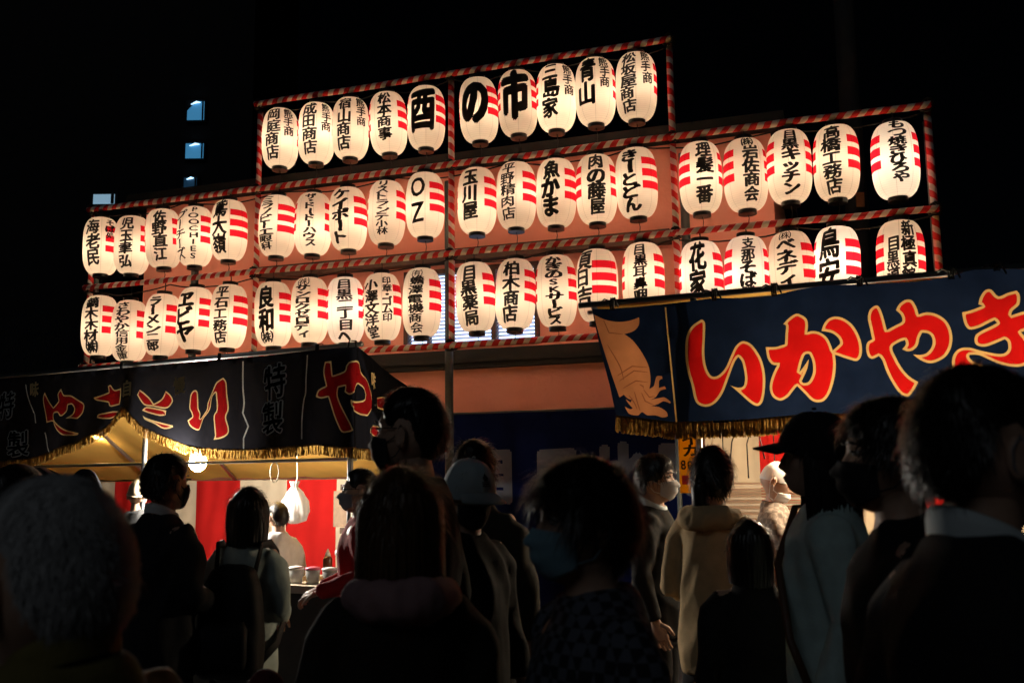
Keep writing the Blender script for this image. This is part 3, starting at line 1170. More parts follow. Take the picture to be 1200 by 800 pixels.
zo, zk = (660, 300), 2.2222
bo = (790, 330)
bk = 4.7045
co = (1000, 300)
ck = 4.705
top = [(694, 362), (716, 362), (745, 360.5), (770, 357.5), (800, 354), (835, 349), (870, 349), (905, 346), (935, 339), (965, 334), (1000, 333.5), (1040, 332), (1075, 330.5),
       (1110, 325), (1140, 316.5), (1170, 315), (1200, 315), (1240, 313), (1290, 308)]
bot = [(1290, 478), (1240, 481), (1200, 484), (1140, 487), (1080, 488), (1020, 487), (970, 487), (930, 489), (880, 493), (820, 496), (790, 497), (750, 492), (722, 489)]
outl = np.array([RB.uv(*p) for p in top + bot + [(714, 452), (703, 408)]])
I_ = [(150, 207), (168, 225), (167, 290), (163, 380), (170, 450), (190, 505), (215, 522), (245, 510), (280, 470), (310, 405), (335, 355), (365, 330), (390, 328), (425, 345), (460, 390), (485, 440), (500, 500), (503, 560), (495, 630), (480, 670), (455, 683), (420, 668), (370, 625), (325, 585), (303, 568), (345, 582), (378, 575), (388, 540), (385, 500), (372, 440), (350, 412), (330, 440), (310, 490), (295, 530), (270, 595), (245, 640), (210, 675), (170, 688), (130, 675), (110, 640), (95, 570), (75, 500), (63, 420), (62, 330), (75, 275), (105, 235)]
KA = [(670, 178), (700, 183), (730, 205), (738, 240), (733, 280), (760, 272), (800, 278), (840, 305), (862, 345), (873, 378), (905, 350), (915, 335), (905, 310), (875, 285), (840, 275), (812, 272), (825, 235), (850, 205), (890, 192), (940, 205), (985, 240), (1020, 300), (1035, 360), (1030, 410), (1005, 435), (960, 425), (910, 408), (885, 400), (890, 450), (885, 520), (865, 600), (835, 650), (800, 665), (760, 655), (720, 615), (680, 575), (655, 605), (630, 635), (590, 655), (550, 640), (530, 605), (530, 560), (550, 500), (570, 460), (540, 455), (515, 420), (505, 360), (560, 360), (612, 345), (615, 290), (618, 245), (603, 235), (630, 205)]
KAH = [(722, 402), (745, 398), (763, 440), (766, 500), (745, 550), (718, 560), (705, 550), (735, 480), (742, 428), (712, 475), (692, 500), (706, 440)]
YA = [(123, 273), (145, 285), (165, 335), (185, 410), (230, 385), (270, 362), (262, 325), (235, 300), (255, 265), (290, 243), (325, 248), (348, 285), (360, 325), (400, 312), (450, 318), (500, 345), (530, 385), (545, 440), (540, 500), (510, 555), (460, 585), (415, 592), (370, 575), (330, 545), (365, 548), (400, 540), (425, 515), (438, 480), (430, 445), (410, 428), (380, 425), (365, 455), (355, 495), (330, 520), (300, 527), (270, 515), (290, 490), (285, 465), (255, 475), (215, 505), (235, 560), (270, 620), (310, 665), (358, 695), (340, 730), (310, 770), (285, 772), (250, 750), (210, 690), (180, 630), (160, 575), (140, 550), (105, 565), (80, 550), (70, 510), (78, 475), (105, 460), (92, 400), (80, 340), (92, 295)]
KI = [(690, 265), (700, 225), (725, 190), (760, 185), (800, 222), (850, 203), (900, 190), (918, 215), (915, 265), (878, 300), (872, 325), (925, 308), (960, 300), (975, 340), (960, 400), (925, 415), (960, 460), (985, 520), (975, 575), (930, 605), (860, 605), (800, 590), (740, 565), (690, 545), (640, 545), (640, 560), (665, 585), (720, 605), (780, 615), (825, 618), (820, 680), (780, 720), (700, 730), (620, 700), (560, 650), (543, 590), (555, 540), (590, 510), (640, 505), (700, 520), (780, 535), (830, 535), (855, 510), (852, 470), (835, 455), (790, 475), (740, 495), (700, 497), (672, 480), (672, 440), (700, 415), (760, 385), (795, 365), (780, 350), (740, 370), (690, 395), (640, 403), (612, 370), (600, 310), (650, 298), (715, 272)]
SQ = [(78, 135), (130, 160), (200, 175), (270, 170), (325, 150), (325, 190), (300, 225), (245, 243), (290, 275), (335, 330), (370, 390), (388, 440), (393, 500), (385, 545), (410, 530), (420, 495), (430, 475), (455, 475), (458, 490), (440, 500), (438, 540), (470, 530), (478, 545), (445, 555), (420, 590), (390, 605), (440, 595), (470, 592), (500, 615), (498, 625), (465, 612), (430, 630), (395, 640), (440, 645), (480, 670), (488, 695), (460, 702), (420, 690), (375, 690), (345, 672), (320, 690), (270, 680), (245, 640), (275, 655), (292, 650), (268, 625), (250, 600), (280, 618), (292, 590), (283, 604), (262, 596), (240, 575), (215, 590), (170, 460), (130, 330), (92, 200)]
so = (680, 340)
sk_ = 4.7056
SQL = [[(128, 165), (160, 235), (245, 244)], [(205, 470), (290, 420), (384, 428)], [(215, 500), (300, 445), (388, 455)], [(235, 540), (310, 500), (385, 510)],
       [(300, 560), (318, 620), (335, 668)], [(340, 565), (362, 612), (425, 640)], [(352, 548), (385, 590), (420, 585)], [(270, 580), (300, 620), (318, 660)],
       [(330, 520), (350, 530), (352, 545)], [(150, 300), (220, 420), (240, 500)]]


def stroke(plane, pts, o, k, w):
    P = catmull(np.array([plane.uv(o[0] + x / k, o[1] + y / k) for x, y in pts]), 5, False, 0)
    t = np.gradient(P, axis=0)
    n_ = np.stack([-t[:, 1], t[:, 0]], 1)
    n_ /= np.linalg.norm(n_, axis=1)[:, None]
    ww = w * np.sin(np.linspace(.35, math.pi - .35, len(P)))[:, None]
    return np.concatenate([P - n_ * ww, (P + n_ * ww)[::-1]])


prints = [([trace(RB, I_, bo, bk)], .013, 1, 2),
          ([trace(RB, KA, bo, bk), trace(RB, KAH, bo, bk)], .013, 1, 2),
          ([trace(RB, YA, co, ck)], .013, 1, 2),
          ([trace(RB, KI, co, ck)], .013, 1, 2),
          ([trace(RB, SQ, so, sk_)], 0, 3, 3),
          *[([stroke(RB, q, so, sk_, .0035)], 0, 4, 4) for q in SQL],
          ([trace(RB, [(467, 95), (475, 95), (540, 728), (531, 728)], so, sk_, 0)], 0, 2, 2)]
bn = empty('stall_banner', rs(0, 0, RZT))
tag(bn, 'navy cloth banner with tan squid and fat red gold-edged writing on right stall', 'banner', 'printed stall banners')
cloth('banner_cloth', RB, outl, prints, [NAVY, RED_DYE, GOLD_DYE, SQUID, SQUID_LINE], rip_r, bn)
fringe('fringe', RB, [RB.uv(*p) for p in reversed(bot)], 0.082, FRINGE, bn, 900, rip_r)
# ties from banner to rail
for (px, py) in ((716, 361), (835, 350), (905, 345), (1005, 333), (1112, 325), (1165, 314)):
    u, v = RB.uv(px, py)
    tie = MB()
    for k in range(3):
        tie.tube([RB.at(u + .01 * k, v - .012, .004), RB.at(u + 0.01 * k, RZT - .02, .018), RB.at(u + .012 * k, RZT + .02, 0.0), RB.at(u - .006 * k, RZT + .02, -.05), RB.at(u, RZT - .02, -.03)], .005, 5)
    for k in (-1, 1):
        tie.tube([RB.at(u, RZT, .02), RB.at(u + .03 * k, RZT + .012, .026), RB.at(u + .05 * k, RZT - .02 - .02 * k, .02)], .005, 5)
    tie.build('tie', CABLE, bn)
# loose wires hanging from the cross rail inside
for i, (uu, ln) in enumerate(((.78, .22), (.86, .26), (.93, .16))):
    w_ = MB()
    z0 = RZT - .75
    w_.tube([rs(uu + .12, .055, z0 + .015), rs(uu + .03, .06, z0 + .02), rs(uu, .06, z0 - ln * .3), rs(uu - .02 + .02 * i, .065, z0 - ln)], .004, 5)
    tag(w_.build('loose_wire', CABLE), 'thin loose wire dangling from the cross rail of the squid stall, %s from left' % ['first', 'second', 'third'][i], 'wire', 'loose wires')
# yellow price board
pb = RB
c = hit(808, 545, rs(0, .05, 0), RN)
yb = empty('price_board', c)
tag(yb, 'narrow yellow price board hung under the left end of the squid banner', 'sign')
YEL = thin('yellow_card', (0.72, 0.42, 0.02), 0.45, 0.08, 8)
c2 = hit(809, 543, rs(0, .05, 0), RN)
MB().box(c2, (0.125, 0.006, 0.32), M3=RM3).build('board', YEL, yb, smooth=False)
PB = Plane2(rs(0, 0.046, 0), RU)
ribbon_text(PB, 809, 521, 'イカ', 0.085, 0.12, INK, yb, 0.005)
for i, ch in enumerate('800'):
    ribbon_text(PB, 801.5 + i * 6.5, 544, ch, 0.06, 0.065, INK, yb, 0.004)
rl_ = MB()
rl_.box(hit(803, 562, rs(0, .045, 0), RN), (0.035, 0.004, 0.05), M3=RM3)
rl_.build('red_sticker', mat('red_sticker', (.6, .02, .02)), yb, smooth=False)
# hanging cord to the cross rail
MB().tube([rs((c2 - RO).dot(RU), .05, c2.z + .15), rs((c2 - RO).dot(RU), .05, RZT - .745)], .003, 5).build('cord', CABLE, yb)

# bulbs
BULB = emit('bare_bulb_glass', (1.0, 0.93, 0.82), 1700)
BULB_WARM = emit('warm_bulb_glass', (1.0, 0.80, 0.55), 1150)


def bulb(p, zrail, label, m, r=0.045):
    b = empty('light_bulb', p)
    tag(b, label, 'light bulb')
    MB().ball((0, 0, 0), (r, r, r * 1.15), 16, 12).build('glass', m, b, world=False)
    MB().tube([(0, 0, r), (0, 0, r + .06)], [.02, .018], 10).build('socket', BLACK_RIM, b, world=False)
    MB().tube([(0, 0, r + .05), (0.01, 0, (r + zrail - p.z) / 2), (0, 0, zrail - p.z)], .005, 6).build('cord', CABLE, b, world=False)
    return b


pb1 = spot(985, 482, 5.5)
bulb(pb1, RZT - .25, 'bare bulb glowing behind the middle of the squid banner', BULB_WARM)
pb2 = rs(2.3, 0.8, 2.0)
bulb(pb2, RZT - .30, 'bare bulb hanging inside the squid stall near its right end', BULB_WARM)

# ------------------------------------------------------------------ grilled chicken stall, left
LC = spot(417, 405, 6.0)
LE = spot(0, 443, 7.6)
LZ = (LC.z + LE.z) / 2
LU = (Vector((LE.x, LE.y, 0)) - Vector((LC.x, LC.y, 0))).normalized()
LN = Vector((LU.y, -LU.x, 0))
if LN.y < 0:
    LN = -LN
LN = Vector((0.02, 1, 0)).normalized()          # the frame stands a little skewed
LO = Vector((LC.x, LC.y, 0))
LLEN = 4.3


def ls(u, n, z):
    return LO + LU * u + LN * n + Vector((0, 0, z))


LM3 = Matrix((-LU, LN, Vector((0, 0, 1)))).transposed()
sl = empty('food_stall', ls(0, 0, 0))
tag(sl, 'left stall under a black banner, pipe frame with drooping amber canopy and a food counter', 'market stall')
LDEP = 2.2
for (u, n) in ((0.04, 0.03), (1.88, 0.03), (LLEN, 0.03), (0.04, LDEP), (LLEN, LDEP)):
    MB().tube([ls(u, n, 0), ls(u, n, LZ - (0 if n < 1 else .8))], 0.019, 10).build('post', STEEL, sl)
MB().tube([ls(-0.05, 0, LZ + .01), ls(LLEN + .2, 0, LZ + .01)], 0.017, 10).build('top_rail', STEEL, sl)
for u in (0.04, 1.88, 2.95, LLEN):
    MB().tube([ls(u, 0.03, LZ - .1), ls(u, LDEP, LZ - .86)], 0.017, 10).build('rafter', STEEL, sl)
MB().tube([ls(0, LDEP, LZ - .86), ls(LLEN, LDEP, LZ - .86)], .017, 10).build('back_rail', STEEL, sl)
MB().tube([ls(0, .05, LZ - .72), ls(LLEN, .05, LZ - .72)], .012, 8).build('cross_rail', STEEL, sl)
cv = MB()
vv = []
n1, n2 = 50, 16
for i in range(n1 + 1):
    for j in range(n2 + 1):
        u = .10 + (LLEN - .10) * i / n1
        k = j / n2
        vv.append(ls(u, 0.06 + (LDEP + .05) * k, LZ - .03 - 0.80 * k - .10 * math.sin(k * math.pi) ** 2 * (1 + .5 * math.sin(u * 3.4 + 1)) + .02 * noise.noise(Vector((u * 4, k * 5, 2)))))
cv.add(vv, [(i * (n2 + 1) + j, (i + 1) * (n2 + 1) + j, (i + 1) * (n2 + 1) + j + 1, i * (n2 + 1) + j + 1) for i in range(n1) for j in range(n2)])
cv.build('canopy', CANVAS, sl)
h_ = hit(249, 600, ls(0, LDEP - .06, 0), LU.cross(Vector((0, 0, 1)))) - LO
cph = (h_ - LN * ((h_ - LU * h_.dot(LU)).length)).dot(LU) - .28
cur = stripes('striped_curtain', ls, CUR_RED, CUR_WHITE, -0.02, LLEN, LDEP - .06, 0.55, LZ - .85, 0.56, cph, None)
tag(cur, 'red and white striped curtain hung across the back of the chicken stall', 'curtain')
# counter
ct = MB()
ct.box(ls(1.25, 0.45, 0.83), (2.6, 0.7, 0.05), M3=LM3)
ct.build('counter_top', mat('pale_board', (0.45, 0.38, 0.28), .7), sl, smooth=False)
MB().box(ls(1.25, 0.13, 0.40), (2.6, .02, .80), M3=LM3).build('counter_skirt', mat('dark_skirt_cloth', (0.05, 0.045, 0.035), .9), sl, smooth=False)

SIDE = Vector((0.02, 1, 0)).normalized()
LB = Plane2(LO - LN * 0.03, LU, side=SIDE)


def rip_l(u, v):
    k = min(1, max(0, (LZ - v) * 2))
    return 0.007 * noise.noise(Vector((u * 13, v * 5, 9))) + (0.022 * math.sin(u * 8.3 + v * 2.4) + .006 * math.sin(u * 21 + 1)) * k + 0.01 * math.sin(u * 2.7 + 2)


ltop = [(-60, 447), (0, 444), (50, 440), (100, 435.5), (145, 431), (200, 426.5), (260, 421), (320, 415.5), (375, 409.5), (417, 405.5)]
lside = [(432, 417.5), (448, 430), (464, 443), (476, 452)]
lbot = [(476, 528), (462, 532), (447, 531), (432, 529), (417, 527), (395, 525), (372, 521.5), (350, 524), (320, 526), (290, 527.5), (262, 527.5), (238, 526), (215, 522), (192, 513), (172, 502), (158, 490), (148, 480), (144, 478.5), (138, 486), (128, 498), (112, 508), (92, 519), (70, 527), (46, 535), (20, 540), (0, 542), (-60, 545)]
loutl = np.array([LB.uv(*p) for p in ltop + lside + lbot])
z2 = ((0, 430), 6.154)
z3 = ((140, 410), 5.714)
z4 = ((280, 390), 5.0)
Y1 = [(315, 180), (345, 250), (375, 290), (420, 245), (410, 195), (440, 155), (465, 200), (520, 205), (580, 240), (618, 270), (610, 330), (570, 370), (530, 370), (490, 370), (535, 340), (548, 300), (530, 270), (500, 275), (495, 320), (450, 355), (420, 330), (385, 330), (375, 350), (385, 385), (430, 420), (500, 455), (570, 475), (560, 490), (480, 492), (420, 460), (385, 420), (370, 390), (320, 400), (315, 340), (300, 230)]
K1a = [(685, 220), (740, 200), (785, 180), (780, 140), (800, 130), (830, 165), (878, 150), (876, 200), (866, 270), (800, 285), (782, 272), (775, 255), (700, 240)]
K1b = [(858, 318), (852, 345), (800, 370), (735, 372), (700, 365), (710, 340), (770, 325), (815, 318)]
T1 = [(128, 300), (145, 268), (175, 285), (215, 320), (240, 360), (285, 325), (310, 275), (340, 300), (355, 340), (330, 380), (300, 392), (260, 385), (235, 378), (190, 372), (160, 345)]
T2 = [(170, 405), (200, 382), (260, 392), (310, 405), (305, 435), (270, 440), (220, 425)]
T3 = [(175, 440), (200, 455), (260, 480), (345, 505), (345, 515), (290, 527), (235, 490), (190, 465)]
RI = [(470, 290), (490, 268), (512, 280), (515, 350), (515, 390), (530, 425), (525, 455), (545, 452), (585, 400), (590, 350), (625, 270), (650, 215), (690, 185), (712, 215), (720, 290), (730, 390), (715, 450), (730, 520), (725, 560), (690, 590), (640, 600), (650, 570), (645, 500), (640, 440), (655, 400), (650, 330), (645, 285), (620, 320), (608, 400), (562, 462), (545, 500), (525, 535), (490, 530), (455, 505), (442, 470), (475, 445), (470, 420), (457, 390), (462, 330)]
Y2 = [(510, 170), (545, 165), (553, 250), (620, 225), (635, 190), (665, 165), (700, 175), (715, 240), (740, 280), (765, 370), (775, 440), (735, 485), (700, 475), (670, 440), (655, 390), (680, 400), (715, 395), (728, 360), (715, 320), (695, 300), (680, 340), (650, 362), (620, 345), (625, 310), (585, 320), (580, 370), (610, 450), (650, 530), (667, 570), (640, 580), (595, 580), (570, 530), (545, 450), (525, 375), (490, 385), (462, 375), (475, 335), (515, 310), (500, 230)]
K2 = [(818, 380), (850, 375), (880, 400), (870, 430), (840, 450), (820, 440)]
K2b = [(800, 540), (830, 560), (840, 600), (805, 610), (792, 580)]
lines = []
for pts, (o, k) in (([(178, 125), (205, 260), (238, 340), (240, 410)], z2), ([(305, 470), (330, 570), (368, 640)], z2),
                    ([(822, 75), (825, 250), (832, 350), (822, 420), (848, 510), (820, 590), (820, 668)], z3),
                    ([(402, 130), (398, 250), (398, 350), (385, 420), (380, 640)], z4)):
    P = catmull(np.array([LB.uv(o[0] + x / k, o[1] + y / k) for x, y in pts]), 5, False, 0)
    w = np.array([0.0055, 0])
    lines.append(([np.concatenate([P - w, (P + w)[::-1]])], 0, 3, 3))
lpr = [([trace(LB, q, o, k)], .0095, 1, 2) for q, (o, k) in ((Y1, z2), (K1a, z2), (K1b, z2), (T1, z3), (T2, z3), (T3, z3), (RI, z3), (Y2, z4), (K2, z4), (K2b, z4))]
bl2 = empty('stall_banner', ls(0, 0, LZ))
tag(bl2, 'black cloth banner with dull red writing and swagged hem on left stall', 'banner', 'printed stall banners')
cloth('banner_cloth', LB, loutl, lpr + lines, [BLACK_CLOTH, RED_DYE_DULL, GOLD_DULL, GREY_DYE], rip_l, bl2)
fringe('fringe', LB, [LB.uv(*p) for p in lbot], 0.058, FRINGE, bl2, 2200, rip_l)
for px, py, ch in ((41, 456, '味'), (151.5, 455, '自'), (211.5, 451.5, '慢'), (434.5, 445.5, '味')):
    ribbon_text(LB, px, py, ch, 0.105 if px < 400 else .3, 0.115, GOLD_DULL, bl2, 0.016, .014, rip_l)
for px, py, ch in ((322, 447, '特'), (321, 489, '製'), (10, 475, '特'), (22, 520, '製')):
    s_ = 1.0 if px > 100 else .95
    ribbon_text(LB, px, py, ch, 0.21 * s_, 0.215 * s_, GREY_DYE, bl2, 0.034, .013, rip_l)
    ribbon_text(LB, px, py, ch, 0.21 * s_, 0.215 * s_, BLACK_CLOTH, bl2, 0.008, .0165, rip_l)
for px, py in ((145, 431), (260, 421), (375, 409.5), (417, 405.5)):
    u, v = LB.uv(px, py)
    tie = MB()
    for k in range(3):
        tie.tube([LB.at(u + .01 * k + .01, v - .012, .006), LB.at(u + .01 * k + .01, LZ + .03, .004), LB.at(u + .01, LZ + .035, -.04), LB.at(u + .01, LZ - .02, -.05)], .005, 5)
    tie.build('tie', CABLE, bl2)

p = spot(232, 541, 6.85)
bulb(p, LZ - .2, 'glaring white bare bulb under the hem of the black banner', BULB, 0.060)
p = ls(3.1, 1.1, 1.95)
bulb(p, LZ - .3, 'warm bulb deep inside the chicken stall at its left end', BULB_WARM, .022)

# plastic bag on a string, poster, food on the counter
BAG = thin('white_polythene', (0.80, 0.80, 0.80), 0.5, 0.05, 20)
c = spot(345, 590, 7.3)
mb = MB()
mb.loft([(c.z - .15, c.x, c.y, .02, .02), (c.z - .13, c.x + .01, c.y, .085, .06), (c.z - .06, c.x, c.y, .115, .08), (c.z + .02, c.x, c.y, .10, .07),
         (c.z + .09, c.x, c.y, .055, .045), (c.z + .13, c.x, c.y, .018, .018), (c.z + .17, c.x, c.y, .035, .03)], 28)
me = mb.mesh('carrier_bag', BAG)
for v in me.vertices:
    a = math.atan2(v.co.y - c.y, v.co.x - c.x)
    d = 0.010 * math.sin(a * 7 + v.co.z * 14) + .012 * noise.noise(v.co * 16)
    v.co += Vector((math.cos(a) * d, math.sin(a) * d, 0))
bg = empty('plastic_bag', c)
tag(bg, 'white plastic carrier bag hanging on a string in front of the striped curtain', 'bag')
link('carrier_bag', me, bg)
MB().tube([(c.x, c.y, c.z + .12), (c.x + .02, c.y, c.z + .20), (c.x, c.y, 2.10)], .005, 6).build('string', mat('pale_string', (.6, .55, .4)), bg)
st = MB()
p0 = spot(322, 543, 6.6)
pts = [p0 + Vector((0.03 * math.sin(a), 0, -.06 + .07 * math.cos(a))) for a in np.linspace(0, 2 * math.pi, 14)] + [p0 + Vector((.0, 0, .01)), p0 + Vector((.01, 0, .3))]
st.tube(pts, .004, 5)
tag(st.build('string_loop', mat('pale_string2', (.6, .55, .4))), 'loop of pale string dangling below the canopy of the left stall', 'string')
c = hit(402, 596, ls(0, LDEP - .16, 0), LN)
po = empty('poster', c)
tag(po, 'brown handwritten poster fixed on the white stripe at right of the striped curtain', 'poster')
MB().box(c, (0.20, .006, 0.30), M3=LM3).build('sheet', mat('brown_card', (.22, .15, .10), .8, .25, 25), po, smooth=False)
MB().box(c + Vector((0, -.002, .18)), (0.06, .004, 0.05), M3=LM3).build('clip', BROWN, po, smooth=False)
MB().box(c + Vector((0, -.002, -.18)), (0.06, .004, 0.05), M3=LM3).build('clip', BROWN, po, smooth=False)
# food
TRAY = mat('white_foam_tray', (.75, .74, .70), .5)
LETT = mat('lettuce', (.20, .38, .06), .6, .3, 40)
MEAT = mat('grilled_chicken', (.45, .24, .10), .5, .4, 60, bump=.5)
SKEW = mat('bamboo_skewer', (.55, .40, .2), .6)
for i in range(5):
    c = ls(1.28 + .17 * i, .30 + .02 * (i % 2), .857)
    t = empty('food_tray', c)
    tag(t, 'white foam tray of grilled skewers and greens, %s from right on the left stall counter' % ['first', 'second', 'third', 'fourth', 'fifth'][i], 'tray', 'food trays on the counter')
    b = MB()
    b.box(c + Vector((0, 0, .004)), (.15, .20, .008), M3=LM3)
    for k in (-1, 1):
        b.box(c + LM3 @ Vector((k * .078, 0, .014)), (.006, .20, .03), M3=LM3)
        b.box(c + LM3 @ Vector((0, k * .103, .014)), (.15, .006, .03), M3=LM3)
    b.build('tray', TRAY, t, smooth=False)
    for k in range(4):
        s0 = c + LM3 @ Vector((-.05 + .033 * k, 0, .02))
        m = MB()
        for w in range(4):
            m.ball(s0 + LM3 @ Vector((0, -.06 + .035 * w, .004)), (.014, .019, .012), 8, 6)
        sk_o = m.build('skewer', MEAT, t)
        MB().tube([s0 + LM3 @ Vector((0, -.12, 0)), s0 + LM3 @ Vector((0, .08, 0))], .0025, 5).build('stick', SKEW, sk_o)
    m = MB()
    for k in range(14):
        m.ball(c + LM3 @ Vector((rng.uniform(-.07, .07), rng.uniform(.04, .1), .028)), (.02, .016, .008), 7, 5)
    m.build('greens', LETT, t)
CLEAR = thin('clear_plastic_tub', (.5, .48, .45), .5, .2, 30)
PINK = mat('pink_lid', (.7, .12, .2), .4)
for i in range(4):
    c = ls(.42 - .14 * i + .1, .22, .857)
    t = empty('plastic_tub', c)
    tag(t, 'small plastic tub with pink lid, %s from left at the right end of the counter' % ['first', 'second', 'third', 'fourth'][i], 'tub', 'plastic tubs')
    m = MB()
    m.loft([(c.z, c.x, c.y, .04, .04), (c.z + .09, c.x, c.y, .05, .05)], 20)
    m.build('cup', CLEAR, t)
    m = MB()
    m.loft([(c.z + .092, c.x, c.y, .053, .053), (c.z + .105, c.x, c.y, .053, .053), (c.z + .112, c.x, c.y, .02, .02)], 20)
    m.build('lid', PINK if i % 2 else TRAY, t)
SAUCE = mat('brown_sauce_bottle', (.10, .03, .012), .25)
for i, (uu, nn) in enumerate(((.98, .62), (.88, .60), (.70, .64), (.36, .60))):
    c = ls(uu, nn, .857)
    t = empty('sauce_bottle', c)
    tag(t, 'squeeze bottle of dark sauce at the back of the chicken stall counter, %s from left' % ['first', 'second', 'third', 'fourth'][i], 'bottle', 'sauce bottles')
    m = MB()
    m.loft([(c.z, c.x, c.y, .032, .032), (c.z + .13, c.x, c.y, .033, .033), (c.z + .15, c.x, c.y, .02, .02)], 20)
    m.build('bottle_body', SAUCE, t)
    m = MB()
    m.loft([(c.z + .148, c.x, c.y, .021, .021), (c.z + .165, c.x, c.y, .018, .018), (c.z + .20, c.x, c.y, .004, .004)], 16)
    m.build('nozzle', PINK if i == 1 else TRAY, t)
c = ls(.02, .32, .857)
t = empty('drink_cooler', c)
tag(t, 'boxy clear cooler with pale rounded lid at the right end of the left counter', 'cooler')
MB().box(c + Vector((0, 0, .10)), (.26, .3, .20), M3=LM3).build('body', mat('smoked_plastic', (.03, .03, .035), .15), t, smooth=False)
mb = MB()
mb.loft([(c.z + .20, c.x, c.y, .15, .17, 5), (c.z + .225, c.x, c.y, .15, .17, 5), (c.z + .25, c.x, c.y, .10, .12, 4)], 28)
mb.build('lid', TRAY, t)

# dark blue shop curtain with big pale characters on the building
tn0, zn = fpx(500, 487, OFF - .12)
tn1, _ = fpx(812, 478, OFF - .12)
nb = empty('shop_curtain', fac((tn0 + tn1) / 2, OFF - .12, zn))
tag(nb, 'long dark blue cloth curtain with pale characters hung on the shop wall between the stalls', 'curtain')
NP = Plane2(P0 + FN * (OFF - .12), FU)
nrip = lambda u, v: .035 * math.sin(u * 7 + v) * min(1, zn + .05 - v)
NAVY2 = thin('royal_navy_cotton', (0.006, 0.010, 0.050), 0.2, 0.15, 10)
cloth('banner_cloth', NP, np.array([(tn0, zn), (tn1, zn), (tn1, zn - 2.1), (tn0, zn - 2.1)]), [], [NAVY2], nrip, nb, .08)
for px, py, ch in ((581, 557, '目'), (654, 556, '黒'), (727, 554, '比'), (793, 551, '長')):
    ribbon_text(NP, px, py, ch, 0.50, 0.56, mat('pale_dye', (.10, .11, .14), .9), nb, .04, .005, nrip, slant=.03)
MB().tube([fac(tn0 - .1, OFF - .11, zn + .01), fac(tn1 + .1, OFF - .11, zn + .01)], .014, 8).build('rod', DARK_STEEL, nb)

# ------------------------------------------------------------------ people
SKIN = mat('skin', (0.50, 0.31, 0.22), 0.5, 0.08, 30, spec=0.35)
LIP = mat('lip', (0.38, 0.16, 0.13), 0.45)
EYE_W = mat('eye_white', (0.6, 0.58, 0.55), 0.25)
EYE_D = mat('eye_dark', (0.01, 0.008, 0.006), 0.15)
HAIR_BLACK = mat('black_hair', (0.011, 0.009, 0.008), 0.38, 0.4, 60)
HAIR_BROWN = mat('dark_brown_hair', (0.075, 0.040, 0.018), 0.38, 0.4, 60)
HAIR_GREY = mat('grey_hair', (0.50, 0.50, 0.50), 0.6, 0.18, 25)
MASK_W = thin('white_mask_paper', (0.78, 0.77, 0.76), 0.25, 0.05, 30)
MASK_B = thin('blue_mask_paper', (0.26, 0.44, 0.54), 0.25, 0.05, 30)
MASK_K = mat('black_mask_cloth', (0.015, 0.015, 0.017), 0.8)
MASK_G = thin('grey_mask_cloth', (0.30, 0.30, 0.34), 0.2, 0.05, 30)
SHOE = mat('black_leather', (0.015, 0.013, 0.012), 0.35)
_cm = {}


def fab(name, col, **k):
    if name not in _cm:
        _cm[name] = mat(name, col, k.pop('rough', .85), .16, 22, bump=.35, bscale=260, spec=.2)
    return _cm[name]


def check(name, c0, c1, step=0.02):
    m = mat(name, c0, 0.85, 0.1)
    nt = m.node_tree
    b = nt.nodes['Principled BSDF']
    tc = nt.nodes.new('ShaderNodeTexCoord')
    ck_ = nt.nodes.new('ShaderNodeTexChecker')
    ck_.inputs['Scale'].default_value = 1 / step
    ck_.inputs['Color1'].default_value = (*c0, 1)
    ck_.inputs['Color2'].default_value = (*c1, 1)
    nt.links.new(tc.outputs['Object'], ck_.inputs['Vector'])
    nt.links.new(ck_.outputs['Color'], b.inputs['Base Color'])
    return m


def sst(a, b, x):
    t = np.clip((x - a) / (b - a), 0, 1)
    return t * t * (3 - 2 * t)


HC = np.array([0, 0.0, 1.625])          # head centre for a 1.75 m body


def head_pts(az, el):
    """az 0 = face (towards -y), el in radians; points relative to the head centre"""
    ce = np.cos(el)
    x = 0.076 * np.sin(az) * ce
    y = -0.096 * np.cos(az) * ce
    z = 0.122 * np.sin(el)
    fr = np.clip(np.cos(az), 0, 1)
    low = sst(-.015, -.112, z)
    x = x * (1 - .26 * low)
    y = np.where(y > 0, y * (1 - .40 * low) + .012 * (1 - low), y)
    y = y - .026 * low * fr                                   # chin comes forward
    y = y + .006 * np.exp(-((z - .015) / .02) ** 2) * fr * np.exp(-(x / .06) ** 4)
    y = y - .004 * np.exp(-((z - .040) / .012) ** 2) * np.exp(-(x / .05) ** 4) * fr     # brow
    nz = np.clip(1 - np.abs((z + .012) / .040), 0, 1)
    prof_ = np.where(z < -.030, np.clip((z + .046) / .016, 0, 1), np.clip(1 - (z + .030) / .055, 0, 1) * .9 + .1 * (z < .03))
    y = y - .024 * prof_ * np.exp(-(x / (.0085 + .006 * np.clip(-(z) / .03, 0, 1))) ** 2) * (fr > 0) * (z < .03) * (z > -.048)
    for sx in (-1, 1):
        y = y + .010 * np.exp(-(((x - sx * .031) / .015) ** 2 + ((z - .016) / .012) ** 2)) * (fr > 0)
        y = y - .004 * np.exp(-(((x - sx * .045) / .02) ** 2 + ((z + .018) / .02) ** 2)) * (fr > 0)
    y = y - .006 * np.exp(-(x / .022) ** 2) * (np.exp(-((z + .058) / .006) ** 2) + np.exp(-((z + .070) / .007) ** 2)) * (fr > 0)
    y = y - .005 * np.exp(-(x / .02) ** 2 - ((z + .100) / .014) ** 2) * (fr > 0)
    return np.stack([x, y, z], -1)


